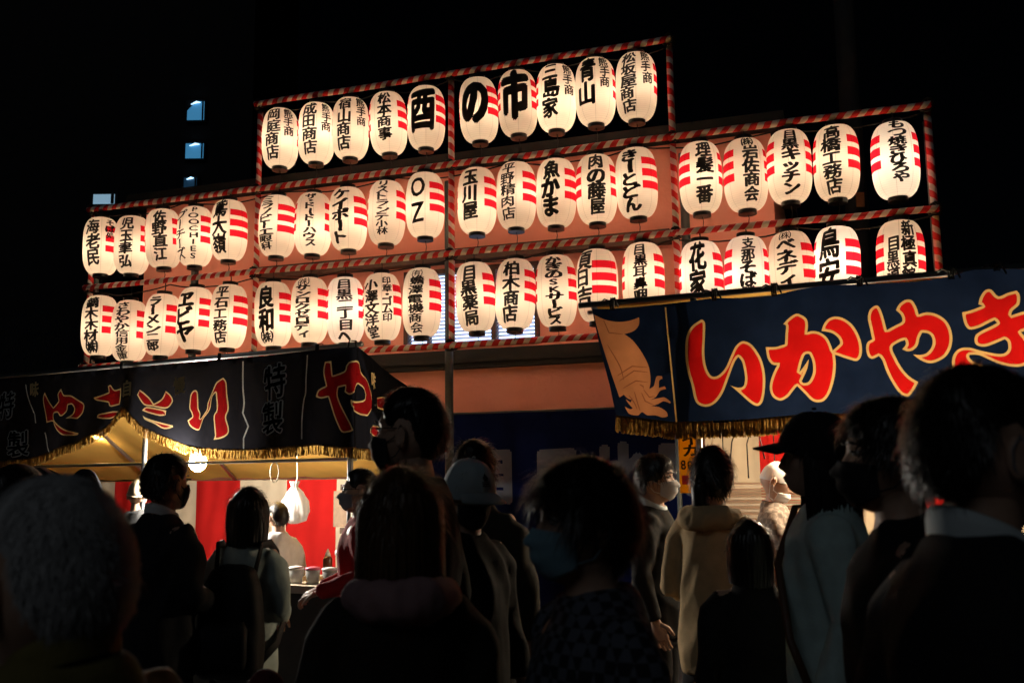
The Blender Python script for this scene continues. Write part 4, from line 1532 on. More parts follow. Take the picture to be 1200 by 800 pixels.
NA, NE = 72, 52
AZ, EL = np.meshgrid(np.linspace(-math.pi, math.pi, NA, endpoint=False), np.linspace(-math.pi / 2, math.pi / 2, NE), indexing='xy')
HP = head_pts(AZ, EL)
HF = [(j * NA + i, j * NA + (i + 1) % NA, (j + 1) * NA + (i + 1) % NA, (j + 1) * NA + i) for j in range(NE - 1) for i in range(NA)]


def hairline(az, style='short'):
    a = np.degrees(np.abs(az))
    if style == 'nape':                       # cropped, thin at the front
        k = [(0, 62), (40, 50), (62, 22), (80, 12), (88, 20), (104, 18), (116, -12), (140, -34), (180, -40)]
    elif style == 'shag':
        k = [(0, 26), (40, 22), (60, 4), (80, -6), (104, -14), (140, -44), (180, -54)]
    elif style == 'long':
        k = [(0, 46), (35, 40), (58, 8), (75, -20), (95, -45), (180, -60)]
    else:
        k = [(0, 38), (40, 32), (62, 12), (78, 8), (88, 20), (104, 18), (116, -12), (140, -34), (180, -42)]
    return np.radians(np.interp(a, [q[0] for q in k], [q[1] for q in k]))


def to_head(P, hd):
    """head-relative points -> body coordinates through the head pose"""
    return [tuple(hd @ Vector(p)) for p in P]


def build_hair(style, m, thick, hd, parent, strands=1400, length=.03, seed=0, extra=None, fz=1.0):
    rg = np.random.default_rng(seed)
    q = EL - hairline(AZ, 'long' if style in ('bob', 'long', 'tail') else ('nape' if style == 'grey' else ('shag' if style == 'shag' else 'short')))
    t = thick * sst(0, .30, q)
    P = HP.copy()
    n = P / np.linalg.norm(P, axis=-1, keepdims=True)
    nzv = np.array([noise.noise(Vector(tuple(p * 26)) + Vector((seed, 0, 0))) for p in P.reshape(-1, 3)]).reshape(P.shape[:2])
    top = sst(.02, .1, P[..., 2])
    P = P + n * (np.where(q > 0, t * (1 + .25 * top) + nzv * (.03 if style == 'grey' else .22) * thick * sst(0, .2, q), -.006))[..., None]
    mb = MB()
    pts = P.reshape(-1, 3)
    qf = q.reshape(-1)
    faces = [f for f in HF if max(qf[i] for i in f) > 0]
    used = sorted({i for f in faces for i in f})
    re = {i: k for k, i in enumerate(used)}
    mb.add(to_head(pts[used], hd), [tuple(re[i] for i in f) for f in faces])
    # locks standing off the cap
    a = rg.uniform(-math.pi, math.pi, strands * 2)
    e = np.arcsin(rg.uniform(-.75, 1, strands * 2))
    ok = e > hairline(a, 'long' if style in ('bob', 'long', 'tail') else ('nape' if style == 'grey' else ('shag' if style == 'shag' else 'short'))) + (.02 if style in ('bob', 'long', 'tail') else (.06 if style == 'shag' else .24))
    a, e = a[ok][:strands], e[ok][:strands]
    B = head_pts(a, e)
    N_ = B / np.linalg.norm(B, axis=-1, keepdims=True)
    crown = np.array([0.01, .04, .125])
    for b, nn in zip(B, N_):
        d = b - crown
        d = d - nn * (d @ nn)
        d = d / (np.linalg.norm(d) + 1e-6)
        d = d + rg.normal(size=3) * .28
        L = length * rg.uniform(.6, 1.3)
        w = np.cross(nn, d)
        w = w / (np.linalg.norm(w) + 1e-6) * (.0007 if style == 'grey' else .0011) * rg.uniform(.6, 1.6)
        r0 = b + nn * thick * .8
        r1 = r0 + d * L * .55 + nn * (thick * .30 + .004 * rg.uniform(0, 1))
        r2 = r0 + d * L + nn * (thick * .15 + rg.normal() * .003) + np.array([0, 0, -.006])
        mb.add(to_head([r0 - w, r0 + w, r1 + w, r1 - w, r2], hd), [(0, 1, 2, 3), (3, 2, 4)])
    if style in ('bob', 'long'):
        Lg = .15 if style == 'bob' else .34
        na, nv = 64, 18
        vs = []
        amax = R_(118)
        for j in range(nv + 1):
            k = j / nv
            for i in range(na + 1):
                aa = math.pi + amax * (2 * i / na - 1)
                z = .075 - (Lg + .075) * k
                rad = 1.0 - (.10 if style == 'bob' else .16) * max(0, k - .45) ** 1.2
                fl = .004 * math.sin(i * 1.9 + seed) + .006 * noise.noise(Vector((i * .35, k * 2, seed))) + .003 * math.sin(i * 4.3)
                zc = math.sqrt(max(.12, 1 - (max(z, 0) / .14) ** 2))
                vs.append((math.sin(aa) * (.076 + thick + .008 + fl) * rad * zc, -math.cos(aa) * (.100 + thick + .012 + fl) * rad * zc + .012,
                           z + .012 * (1 - abs(2 * i / na - 1)) * -k + (.010 * noise.noise(Vector((i * .8, seed, 3))) if j == nv else 0)))
        o = [(j * (na + 1) + i, j * (na + 1) + i + 1, (j + 1) * (na + 1) + i + 1, (j + 1) * (na + 1) + i) for j in range(nv) for i in range(na)]
        mb.add(to_head(vs, hd), o)
        vs2 = [(x * .86, y * .88, z) for x, y, z in vs]
        mb.add(to_head(vs2, hd), [tuple(reversed(f)) for f in o])
        for i in range(420):
            aa = math.pi + amax * rg.uniform(-1, 1)
            z0 = rg.uniform(-.02, .06)
            r_ = 1.01 + .02 * rg.random()
            p0 = np.array([math.sin(aa) * (.086 + thick), -math.cos(aa) * (.112 + thick) + .012, z0]) * np.array([r_, r_, 1])
            p2 = p0 * np.array([.93, .93, 1]) + np.array([rg.normal() * .006, rg.normal() * .006, -Lg * rg.uniform(.7, 1.02)])
            p1 = (p0 + p2) / 2 + np.array([math.sin(aa), -math.cos(aa), 0]) * .006
            w = np.array([math.cos(aa), math.sin(aa), 0]) * .0016
            mb.add(to_head([p0 - w, p0 + w, p1 + w, p1 - w, p2], hd), [(0, 1, 2, 3), (3, 2, 4)])
    if style == 'tail':
        pts_ = [(0, .095, .01), (0, .125, .0), (.004, .135, -.05), (.008, .125, -.12), (.012, .11, -.20), (.014, .10, -.27)]
        mb.tube(to_head(pts_, hd), [.016, .024, .034, .034, .026, .006], 12)
        for i in range(160):
            aa = rg.uniform(0, 2 * math.pi)
            off = np.array([math.cos(aa), math.sin(aa), 0]) * .032
            p0 = np.array([0, .13, -.02]) + off
            p2 = np.array([.013, .105, -.25]) + off * .5 + rg.normal(size=3) * .012
            p1 = (p0 + p2) / 2 + off * .25
            w = np.array([-math.sin(aa), math.cos(aa), 0]) * .0016
            mb.add(to_head([p0 - w, p0 + w, p1 + w, p1 - w, p2], hd), [(0, 1, 2, 3), (3, 2, 4)])
    return mb.build('hair', m, parent, world=False)


def hand(mb, wrist, dirv, palm_n, side, curl=.5):
    """five fingers on a palm; dirv = wrist->knuckles, palm_n = palm normal, side = +1/-1 thumb side"""
    d = Vector(dirv).normalized()
    n_ = Vector(palm_n)
    n_ = (n_ - d * n_.dot(d)).normalized()
    s_ = d.cross(n_) * side
    w = Vector(wrist)
    secs = []
    o = len(mb.v)
    rows = [(-.02, .024, .018), (.015, .030, .016), (.05, .040, .014), (.085, .042, .012), (.096, .038, .009)]
    for l, rx, ry in rows:
        for k in range(12):
            a = 2 * math.pi * k / 12
            mb.v.append(tuple(w + d * l + s_ * rx * math.cos(a) + n_ * ry * math.sin(a)))
    for i in range(len(rows) - 1):
        for k in range(12):
            k2 = (k + 1) % 12
            mb.f.append((o + i * 12 + k, o + i * 12 + k2, o + (i + 1) * 12 + k2, o + (i + 1) * 12 + k))
            mb.m.append(0)
    mb.f.append(tuple(o + 48 + k for k in range(12)))
    mb.m.append(0)
    for k, ln in enumerate((.072, .080, .075, .058)):
        b = w + d * (.085 if k < 3 else .078) + s_ * (.029 - .0195 * k)
        pts = [b - d * .02, b]
        ang = 0
        for seg, q in ((.45, .6), (.32, 1.0), (.23, .7)):
            ang += curl * q
            pts.append(pts[-1] + (d * math.cos(ang) - n_ * math.sin(ang)) * ln * seg)
        mb.tube(pts, [.0095, .0095, .0085, .0078, .0055], 8)
    b = w + d * .022 + s_ * .026
    t1 = (d * .65 + s_ * .7 - n_ * .3).normalized()
    t2 = (d * .9 + s_ * .25 - n_ * (.3 + .3 * curl)).normalized()
    mb.tube([b - t1 * .012, b + t1 * .034, b + t1 * .034 + t2 * .028, b + t1 * .034 + t2 * .048], [.013, .0115, .0095, .006], 8)


POSE = {
    'down': ((.232, .03, 1.14), (.238, -.05, .90)),
    'front': ((.222, .02, 1.15), (.12, -.24, 1.06)),
    'up': ((.215, -.10, 1.16), (.10, -.26, 1.34)),
    'reach': ((.222, -.16, 1.20), (.20, -.42, 1.12)),
    'bag': ((.235, .05, 1.16), (.20, -.16, 1.02)),
}


def person(label, px, ytop, d, face, hair='short', hairm=None, top=None, legs=None, arms=('down', 'down'), turn=0, nod=0, mask=None, glasses=False,
           hat=None, hatm=None, collar=None, coat=False, hood=None, sink=0.0, strands=1300, hlen=.03, thick=.016, wide=1.0, hs=1.0, z_extra=.012, chin_mask=False, lean=0.0,
           brim=0.0, apron=None, ears=True):
    p = spot(px, ytop, d)
    H = p.z - (.0 if hat else z_extra)
    s = H / (1.75 - sink)
    root = empty('person', Vector((p.x, p.y, 0)), math.pi + R_(face))
    # local frame: faces -y, feet at the origin
    tag(root, label, 'person')
    hairm = hairm or HAIR_BLACK
    top = top or fab('black_wool', (.012, .012, .013))
    legs = legs or fab('dark_trousers', (.014, .014, .017))
    seed = int(px)
    k = 1.0
    sc = Matrix.Scale(s, 4)
    # head pose
    lean_m = Matrix.Translation((0, 0, .95)) @ Matrix.Rotation(R_(lean), 4, 'X') @ Matrix.Translation((0, 0, -.95))
    hm = sc @ lean_m @ Matrix.Translation((0, -.018 - sink * .8, HC[2] - sink)) @ Matrix.Rotation(R_(turn), 4, 'Z') @ Matrix.Rotation(R_(nod), 4, 'X') @ Matrix.Scale(hs, 4)
    T = lambda q: tuple(sc @ lean_m @ Vector((q[0] * wide, q[1], q[2]))) if q[2] > .96 else tuple(sc @ Vector((q[0] * wide, q[1], q[2])))

    def tf(mb):
        mb.v = [T(q) for q in mb.v]
        return mb

    # ---- body: one continuous skin
    b = MB()
    b.loft([(.84, 0, 0, .13, .10), (.95, 0, 0, .155, .108), (1.10, 0, -.005, .135, .095), (1.28, 0, -.01, .162, .11), (1.40, 0, 0, .165, .095), (1.455, 0, .006, .10, .07), (1.49, 0, .004, .058, .06), (1.56, 0, -.008, .053, .058), (1.60, 0, -.012, .05, .056)], 24)
    wr = []
    for sx, ps in ((-1, arms[1]), (1, arms[0])):
        el, w = POSE[ps]
        el = Vector((el[0] * sx, el[1], el[2]))
        w = Vector((w[0] * sx, w[1], w[2]))
        b.tube([(sx * .09, 0, 1.395), (sx * .15, 0, 1.40), tuple(Vector((sx * .168, 0, 1.355))), tuple(el), tuple(el.lerp(w, .45)), tuple(w)], [.05, .055, .05, .038, .037, .026], 12)
        wr.append((sx, el, w, ps))
        b.tube([(sx * .085, 0, .90), (sx * .09, 0, .70), (sx * .095, -.012, .48), (sx * .10, .012, .32), (sx * .10, .02, .09), (sx * .10, .0, .05), (sx * .105, -.12, .035)], [.085, .078, .052, .055, .036, .04, .032], 14)
    me = remesh(b, 'body', SKIN, .014, 5)
    fine = MB()
    fine.v = [tuple(v.co) for v in me.vertices]
    fine.f = [tuple(q.vertices) for q in me.polygons]
    fine.m = [0] * len(fine.f)
    bpy.data.meshes.remove(me)
    for sx, el, w, ps in wr:
        dv = (w - el).normalized()
        pn = Vector((0, 0, 1)) if ps in ('front', 'reach', 'bag') else (Vector((sx, 0, 0)) if ps == 'down' else Vector((0, -1, 0)))
        hand(fine, w, dv, pn, -sx if ps != 'down' else sx, .45 if ps == 'down' else .7)
    tf(fine)
    fine.add(to_head(HP.reshape(-1, 3), hm), HF)
    if ears:
        for sx in (-1, 1):
            M3 = Matrix.Rotation(R_(sx * 16), 3, 'Z')
            e = MB()
            e.ball((sx * .082, .012, -.008), (.010, .020, .034), 14, 10, M3)
            e.ball((sx * .086, .006, -.027), (.007, .010, .011), 10, 8)
            for v, q in enumerate(e.v):
                e.v[v] = (q[0] - sx * .006 * math.exp(-((q[1] - .006) ** 2 + (q[2] + .006) ** 2) / .00022), q[1], q[2])
            fine.add(to_head(e.v, hm), e.f)
    body = fine.build('body', [SKIN], root, world=False)
    # eyes and lips
    for sx in (-1, 1):
        e = MB()
        e.ball((sx * .031, -.0765, .016), (.0125, .0105, .0085), 12, 10)
        e.ball((sx * .031, -.0835, .016), (.0056, .0040, .0056), 10, 8, mi=1)
        e.tube([(sx * .018, -.0835, .0155), (sx * .025, -.0885, .0215), (sx * .033, -.0888, .0225), (sx * .041, -.0845, .0195), (sx * .046, -.078, .0155)], [.0012, .0024, .0026, .0024, .0012], 6, mi=1)
        e.v = to_head(e.v, hm)
        e.build('eye', [EYE_W, EYE_D], root, world=False)
        e = MB()
        e.tube([(sx * .015, -.0955, .036), (sx * .028, -.0965, .041), (sx * .042, -.0890, .0415), (sx * .053, -.078, .037)], [.0015, .0036, .0034, .0012], 6)
        e.v = to_head(e.v, hm)
        e.build('eyebrow', HAIR_BLACK, root, world=False)
    if not mask:
        e = MB()
        e.tube([(-.022, -.086, -.063), (-.008, -.097, -.0615), (.008, -.097, -.0615), (.022, -.086, -.063)], [.002, .006, .006, .002], 8)
        e.v = to_head(e.v, hm)
        e.build('lip', LIP, root, world=False)
    # ---- clothes
    jk = MB()
    hem = .48 if coat else .80
    jk.loft([(hem, 0, 0, .205 if coat else .185, .150 if coat else .135), (.95, 0, 0, .185, .135), (1.10, 0, -.004, .172, .128), (1.28, 0, -.006, .178, .134), (1.375, 0, .002, .172, .118), (1.43, 0, .008, .125, .098), (1.485, 0, .008, .085, .085), (1.50, 0, .006, .074, .078)], 28)
    for sx, el, w, ps in wr:
        dv = (w - el).normalized()
        jk.tube([(sx * .08, 0, 1.385), (sx * .145, .002, 1.388), (sx * .178, .002, 1.345), tuple(Vector((sx * .188, .01, 1.29)).lerp(el, .55)), tuple(el), tuple(el.lerp(w, .5)), tuple(w - dv * .01)], [.066, .068, .066, .058, .054, .050, .042], 14)
    jk.v = [(x, y, z + .45 * min(0, y) * float(sst(1.42, 1.5, z))) for x, y, z in jk.v]
    tf(jk)
    me = remesh(jk, 'jacket', top, .0115, 4, wr=.011, wscale=7.5, seed=seed, ridge=True)
    link('coat' if coat else 'jacket', me, root, world=False)
    tr = MB()
    tr.loft([(.76, 0, 0, .165, .12), (.86, 0, 0, .175, .125), (.99, 0, 0, .160, .118)], 24)
    for sx in (-1, 1):
        tr.tube([(sx * .085, 0, .86), (sx * .092, 0, .68), (sx * .098, -.01, .48), (sx * .10, .008, .28), (sx * .10, .012, .07)], [.098, .092, .074, .070, .068], 14)
    tf(tr)
    link('trousers', remesh(tr, 'trousers', legs, .014, 4, wr=.009, wscale=6, seed=seed + 3, ridge=True), root, world=False)
    for sx in (-1, 1):
        sh = MB()
        sh.loft([(.0, sx * .102, -.05, .047, .135), (.025, sx * .102, -.05, .050, .138), (.05, sx * .102, -.035, .045, .115), (.085, sx * .10, .0, .040, .062), (.11, sx * .10, .01, .040, .052)], 20)
        tf(sh).build('shoe', SHOE, root, world=False)
    if collar:
        c = MB()
        n = 32
        for j, (r, z) in enumerate(((.074, 1.47), (.074, 1.495), (.071, 1.513), (.066, 1.515), (.066, 1.49))):
            for i in range(n):
                a = 2 * math.pi * i / n
                c.v.append((r * math.sin(a) * 1.0, -r * 1.06 * math.cos(a) + .002, z - .034 * math.cos(a)))
        for j in range(4):
            for i in range(n):
                i2 = (i + 1) % n
                c.f.append((j * n + i, j * n + i2, (j + 1) * n + i2, (j + 1) * n + i))
                c.m.append(0)
        tf(c).build('collar', collar, root, world=False)
    if hood:
        c = MB()
        n = 26
        pts, rad = [], []
        for i in range(n):
            a = math.pi + R_(150) * (2 * i / (n - 1) - 1)
            pts.append((.105 * math.sin(a), -.105 * math.cos(a) + .02, 1.465 + .012 * math.cos(a) - .03 * (abs(2 * i / (n - 1) - 1)) ** 2))
            rad.append(.030 + .028 * math.cos((a - math.pi) / 2) ** 2)
        c.tube(pts, rad, 12)
        tf(c)
        link('hood', remesh(c, 'hood', hood, .010, 4, wr=.010, wscale=18, seed=seed), root, world=False)
    # ---- hair, hats, mask, glasses
    if hair:
        build_hair(hair, hairm, thick if not hat else thick * .5, hm, root, strands, hlen, seed)
    if hat:
        c = MB()
        n1, n2 = 40, 14
        lo_el = R_(8)
        t = thick + .010 if hair else (.010 if hat == 'beanie' else .005)
        for j in range(n2 + 1):
            k_ = j / n2
            e = lo_el + (math.pi / 2 - lo_el) * k_
            for i in range(n1):
                a = 2 * math.pi * i / n1
                ee = e + (.16 * math.cos(a) - .16) * (1 - k_)
                q = head_pts(np.array(a), np.array(max(ee, -.35)))
                nn = q / np.linalg.norm(q)
                zz = q + nn * (t + (.004 * noise.noise(Vector((math.cos(a) * 3, math.sin(a) * 3, k_ * 4 + seed)))))
                if hat == 'cap':
                    zz = zz + np.array([0, 0, .010 * math.sin(k_ * math.pi)])
                c.v.append(tuple(zz))
        for j in range(n2):
            for i in range(n1):
                i2 = (i + 1) % n1
                c.f.append((j * n1 + i, j * n1 + i2, (j + 1) * n1 + i2, (j + 1) * n1 + i))
                c.m.append(0)
        if hat == 'beanie':
            pts = []
            for i in range(33):
                a = 2 * math.pi * i / 32
                q = head_pts(np.array(a), np.array(lo_el + .16 * math.cos(a) - .12))
                pts.append(tuple(q + q / np.linalg.norm(q) * (t + .003)))
            c.tube(pts, .006, 8, caps=False)
        c.v = to_head(c.v, hm)
        crown = c.build('cap' if hat == 'cap' else 'knit_hat', hatm, root, world=False)
        if hat == 'cap':
            v = MB()
            nb = 18
            for j in range(5):
                k_ = j / 4
                for i in range(nb + 1):
                    a = R_(62) * (2 * i / nb - 1)
                    r0 = (.090 + .0) / 1
                    ln = .085 * math.cos(a * .9) ** .6
                    for _ in (0,):
                        x = math.sin(a) * (r0 + .3 * ln * k_)
                        y = -(math.cos(a) * .108 + ln * k_)
                        z = .052 - .020 * k_ - .018 * (2 * i / nb - 1) ** 2 + brim * k_
                        v.v.append((x, y, z))
            for j in range(4):
                for i in range(nb):
                    o = j * (nb + 1) + i
                    v.f.append((o, o + 1, o + nb + 2, o + nb + 1))
                    v.m.append(0)
            m0 = len(v.v)
            v.v += [(x, y, z - .005) for x, y, z in v.v[:m0]]
            v.f += [tuple(m0 + i for i in reversed(f)) for f in list(v.f)]
            rim_ = list(range(nb + 1)) + [j * (nb + 1) + nb for j in range(1, 5)] + [4 * (nb + 1) + i for i in range(nb - 1, -1, -1)] + [j * (nb + 1) for j in range(3, 0, -1)]
            for a, b_ in zip(rim_, rim_[1:] + rim_[:1]):
                v.f.append((a, m0 + a, m0 + b_, b_))
            v.m = [0] * len(v.f)
            v.v = to_head(v.v, hm)
            v.build('brim', hatm, root, world=False)
            bt = MB()
            bt.ball((0, .004, .122 + t + .012), (.008, .008, .005), 10, 6)
            bt.v = to_head(bt.v, hm)
            bt.build('button', hatm, root, world=False)
    if mask:
        c = MB()
        na, nv = 24, 14
        dz = -.045 if chin_mask else 0
        for j in range(nv + 1):
            k_ = j / nv
            for i in range(na + 1):
                u = 2 * i / na - 1
                a = R_(70) * u
                z = (.000 - .012 * abs(u) ** 1.5) * (1 - k_) + (-.112 + .030 * abs(u) ** 1.5) * k_ + dz
                e = math.asin(max(-.99, min(.99, max(z, -.118) / .122)))
                q = head_pts(np.array(a), np.array(e))
                r0 = math.sqrt(max(.0, 1 - (z / .135) ** 2)) if z > -.13 else .3
                y = min(q[1], -.108 * math.cos(a) * max(.62, r0)) - .005 - .013 * (1 - u * u) ** 1.5 * math.sin(min(1, k_ * 1.15) * math.pi) ** .7
                x = math.sin(a) * .077 * (1 - .12 * k_)
                y += .0016 * math.sin(k_ * 20) * (1 - u * u)
                c.v.append((x, y, z))
        for j in range(nv):
            for i in range(na):
                o = j * (na + 1) + i
                c.f.append((o, o + 1, o + na + 2, o + na + 1))
                c.m.append(0)
        mv = list(c.v)
        c.v = to_head(c.v, hm)
        mo = c.build('face_mask', mask, root, world=False)
        so_ = mo.modifiers.new('thickness', 'SOLIDIFY')
        so_.thickness = .0015
        for sx in (-1, 1):
            l = MB()
            i = na if sx > 0 else 0
            q0, q1 = Vector(mv[2 * (na + 1) + i]), Vector(mv[(nv - 2) * (na + 1) + i])
            l.tube(to_head([q0, q0 + Vector((sx * .012, .03, .012)), (sx * .090, .014, .026), (sx * .091, .030, .006), (sx * .086, .026, -.022), q1 + Vector((sx * .016, .03, .01)), q1], hm), .0018, 6)
            l.build('ear_loop', mask, mo, world=False)
    if glasses:
        g_ = MB()
        for sx in (-1, 1):
            g_.tube(to_head([(sx * .032 + .023 * math.cos(a), -.103 + .006 * abs(math.cos(a)), .014 + .018 * math.sin(a)) for a in np.linspace(0, 2 * math.pi, 21)], hm), .0018, 6)
            g_.tube(to_head([(sx * .055, -.098, .02), (sx * .078, -.06, .02), (sx * .083, .0, .018), (sx * .083, .02, .004)], hm), .0018, 6)
        g_.tube(to_head([(-.009, -.105, .018), (0, -.107, .021), (.009, -.105, .018)], hm), .0018, 6)
        g_.build('glasses', CABLE, root, world=False)
    return root, hm, s


black = fab('black_wool', (.011, .011, .012))
suit = fab('charcoal_suit', (.016, .016, .018), rough=.75)
olive = fab('olive_cotton', (.20, .165, .05))
greyc = fab('grey_green_knit', (.36, .42, .39))
white = fab('white_shirt', (.62, .58, .56))
navyc = fab('navy_jacket', (.014, .016, .026))
redj = fab('red_happi', (.34, .012, .014))
creamc = fab('cream_jacket', (.60, .42, .22))
teal = fab('pale_teal_sweater', (.50, .66, .64))
lilac = fab('lilac_fleece', (.42, .33, .48))
plaid = check('grey_plaid_shirt', (.14, .11, .09), (.26, .21, .17), .03)
dotted = check('dark_check_coat', (.012, .013, .018), (.09, .10, .13), .022)
brownc = fab('dark_brown_coat', (.022, .018, .014))
shirtc = mat('white_collar_cotton', (.62, .70, .72), .7)
beige = fab('beige_knit', (.50, .40, .28))
whitec = mat('white_cap_cotton', (.74, .74, .72), .75, .05)
blackc = fab('black_cap_cotton', (.012, .012, .013))
palec = mat('pale_cap_cotton', (.34, .42, .45), .75, .05)
maroon = fab('maroon_knit', (.10, .010, .018))
pinkh = fab('dusty_pink_lining', (.34, .21, .22))

# foreground
person('elderly man in left foreground seen from behind, short grey hair and olive jacket', 84, 572, 1.22, 58, 'grey', HAIR_GREY, olive, glasses=True, strands=9000, hlen=.012, thick=.013, hs=1.14, sink=.035, collar=olive)
person('dark suited man in right foreground, white collar, mask loops round his ear', 1134, 431, 1.45, -74, 'short', HAIR_BLACK, suit, mask=MASK_G, glasses=True, collar=shirtc, strands=3600, hlen=.026, thick=.018, hs=1.0, wide=1.05)
person('long haired person left of centre seen from behind, dark coat with pinkish hood', 470, 547, 2.1, 14, 'long', HAIR_BROWN, brownc, coat=True, wide=.95, hood=pinkh, strands=2600, hlen=.05, thick=.018)
person('dark haired person facing left in pale blue surgical mask and checked coat', 690, 541, 1.85, 112, 'shag', HAIR_BLACK, dotted, mask=MASK_B, strands=4200, hlen=.05, thick=.024, turn=-6, coat=True, arms=('front', 'down'))
person('man with wavy black hair half hidden behind the suited man at right', 1046, 470, 2.15, 80, 'shag', HAIR_BLACK, black, strands=3600, hlen=.035, thick=.022, mask=MASK_K)
# middle distance
person('tall man in glasses and black mask facing left before the end of the black banner', 486, 456, 2.9, 72, 'short', HAIR_BLACK, black, mask=MASK_K, glasses=True, strands=2200, hlen=.028, thick=.018)
person('man in a dark suit with white collar looking towards the lit chicken stall', 193, 532, 4.05, -28, 'short', HAIR_BLACK, suit, collar=mat('white_collar_linen', (.7, .7, .7), .7), strands=1500, thick=.018, arms=('front', 'front'), mask=MASK_K)
bw = person('woman with black bob and grey green cardigan standing at the chicken stall', 291, 571, 4.3, -4, 'bob', HAIR_BLACK, greyc, wide=.9, strands=1200, hlen=.05, thick=.018, arms=('front', 'front'))
person('small dark haired person in white shirt inside the chicken stall, behind the cardigan woman', 327, 588, 6.75, 40, 'short', HAIR_BLACK, white, strands=800, arms=('front', 'front'))
person('person in a beige knit hat standing deep in the chicken stall', 163, 561, 6.9, 15, None, None, fab('dark_grey_top', (.03, .03, .03)), hat='beanie', hatm=beige)
person('person in a dark knit hat behind the grey haired man, near the left stall', 99, 551, 4.6, 8, None, None, navyc, hat='beanie', hatm=fab('navy_knit', (.016, .018, .028)))
person('shadowy person cut off by the left edge below the black banner', 18, 547, 3.1, -15, 'short', HAIR_BLACK, black, strands=1000, thick=.022)
wc = person('person in a pale cap with dark emblem standing behind the long haired woman', 546, 545, 3.45, -138, 'short', HAIR_BLACK, black, hat='cap', hatm=palec, strands=600, mask=MASK_K, nod=16, turn=-8)
person('dark haired person seen from behind in front of the dark blue curtain', 555, 518, 4.1, -10, 'shag', HAIR_BLACK, fab('khaki_dark', (.03, .026, .02)), strands=1500, hlen=.05, thick=.024)
person('stallholder in red jacket and mask at the right end of the chicken stall counter', 425, 549, 5.15, 98, 'short', HAIR_BLACK, redj, mask=MASK_G, glasses=True, strands=900, arms=('front', 'front'))
person('man in white mask with a pale scarf facing right beside the yellow board', 764, 533, 4.9, -112, 'shag', HAIR_BLACK, black, mask=MASK_W, strands=1300, hlen=.045, thick=.022, collar=shirtc, arms=('up', 'down'))
person('woman with dark ponytail and cream jacket waiting at the squid stall', 832, 522, 3.95, -36, 'tail', HAIR_BLACK, creamc, hood=creamc, wide=.92, strands=1600, hlen=.04, thick=.014, arms=('front', 'front'))
person('squid stall cook in white cap, mask pulled under the nose, bending over the griddle', 906, 541, 5.65, -112, None, HAIR_BLACK, plaid, hat='wrap', hatm=whitec, mask=MASK_W, chin_mask=True, nod=24, arms=('reach', 'reach'))
person('child with dark hair in front of the cream jacket woman', 878, 608, 3.5, 2, 'bob', HAIR_BLACK, black, strands=1000, hlen=.04, thick=.018, coat=True)
cp = person('person in black baseball cap and pale teal sweater facing left at the squid stall', 960, 490, 2.95, 78, 'long', HAIR_BLACK, teal, wide=.92, hat='cap', hatm=blackc, strands=900, hlen=.04, thick=.012, arms=('down', 'down'), brim=.004)
person('person in lilac fleece at the far right edge behind the suited man', 1222, 556, 4.1, -80, 'short', HAIR_BLACK, lilac, strands=800)
person('child in a maroon knit hat at the bottom edge below the cardigan woman', 310, 787, 2.3, 5, None, None, navyc, hat='beanie', hatm=maroon)

# emblem on the pale cap: three leaves and stripes, as on the photograph
root, hm, s_ = wc
em = MB()
for k, (a, ln) in enumerate(((-38, .020), (0, .027), (38, .020))):
    pts = []
    for t_ in np.linspace(0, 2 * math.pi, 15):
        x0, z0 = .0075 * math.sin(t_), ln * .5 * (1 - math.cos(t_))
        ca, sa = math.cos(R_(a)), math.sin(R_(a))
        pts.append((x0 * ca + z0 * sa, -x0 * sa + z0 * ca))
    q = []
    for x0, z0 in pts:
        ang = x0 / .1
        e = .62 + z0 / .13
        hp = head_pts(np.array(ang), np.array(e))
        q.append(tuple(hp + hp / np.linalg.norm(hp) * (.016 + .012 + .009)))
    em.add(to_head(q, hm), [tuple(range(len(q)))])
for k in range(3):
    q = []
    for x0, z0 in ((-.02, -.004 - .006 * k), (.02, -.004 - .006 * k), (.02, -.0075 - .006 * k), (-.02, -.0075 - .006 * k)):
        hp = head_pts(np.array(x0 / .1), np.array(.62 + z0 / .13))
        q.append(tuple(hp + hp / np.linalg.norm(hp) * .037))
    em.add(to_head(q, hm), [(0, 1, 2, 3)])
em.build('emblem', INK, root, world=False)

# backpack on the cardigan woman, shoulder bag on the capped person
BP = fab('black_nylon', (.010, .010, .011), rough=.6)
root, hm, s_ = bw
R3 = root.matrix_basis


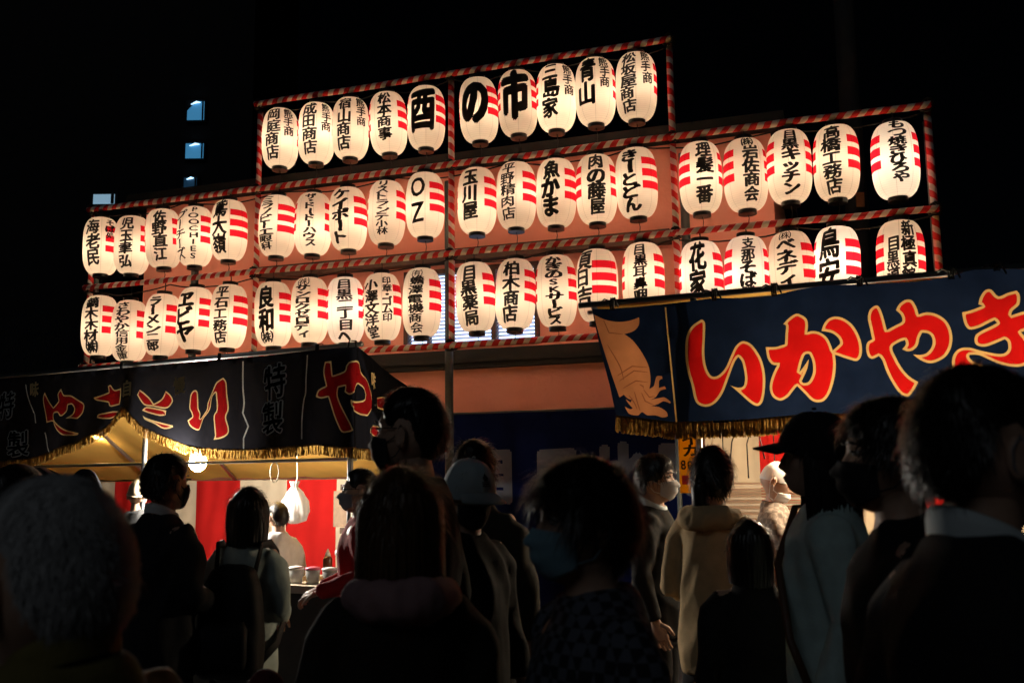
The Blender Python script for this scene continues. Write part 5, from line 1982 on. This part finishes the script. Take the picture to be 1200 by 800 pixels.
def worn(name, label, cat, root, s):
    t = empty(name, root.matrix_basis.translation + Vector((0, 0, .8)))
    tag(t, label, cat)
    return t


bk_ = worn('backpack', 'black backpack on the back of the woman in the grey green cardigan', 'backpack', root, s_)


def place(mb, root, s):
    mb.v = [tuple(root.matrix_basis @ (Vector(v) * s)) for v in mb.v]
    return mb


m = MB()
m.loft([(.84, 0, .20, .14, .06, 4), (.88, 0, .215, .165, .085, 4), (1.05, 0, .21, .17, .09, 4), (1.25, 0, .20, .15, .08, 4), (1.36, 0, .185, .11, .055, 3.4), (1.385, 0, .18, .06, .03, 3)], 32)
place(m, root, s_)
link('main_compartment', remesh(m, 'main_compartment', BP, .012, 4, wr=.006, wscale=10, seed=4), bk_)
m = MB()
m.loft([(.90, 0, .30, .11, .03, 4), (.93, 0, .305, .12, .035, 4), (1.08, 0, .30, .12, .035, 4), (1.12, 0, .29, .10, .02, 4)], 28)
place(m, root, s_).build('front_pocket', BP, bk_)
for sx in (-1, 1):
    m = MB()
    m.tube([(sx * .10, .15, 1.34), (sx * .115, .10, 1.475), (sx * .125, .0, 1.475), (sx * .13, -.10, 1.42), (sx * .14, -.15, 1.28), (sx * .18, -.10, 1.08), (sx * .19, .06, .98), (sx * .15, .16, .92)], .024, 10, flat=.35)
    place(m, root, s_).build('strap', BP, bk_)
# string bag straps crossing the cardigan
root, hm, s_ = cp
hb = worn('shoulder_bag', 'brown shoulder bag at the hip of the person in the teal sweater', 'bag', root, s_)
LEATH = mat('brown_leather', (.085, .038, .016), .5, .2, 20, bump=.3)
m = MB()
m.loft([(.70, .25, .06, .05, .14, 5), (.72, .25, .06, .065, .16, 5), (.90, .25, .06, .06, .16, 5), (.95, .25, .06, .045, .15, 5)], 30)
place(m, root, s_).build('pouch', LEATH, hb)
m = MB()
m.tube([(.25, -.08, .93), (.22, -.14, 1.10), (.05, -.155, 1.30), (-.10, -.08, 1.47), (-.12, .03, 1.475), (0, .15, 1.30), (.20, .15, 1.05), (.25, .18, .93)], .012, 8, flat=.4)
place(m, root, s_).build('strap', LEATH, hb)
# phone held up by the cream jacket woman
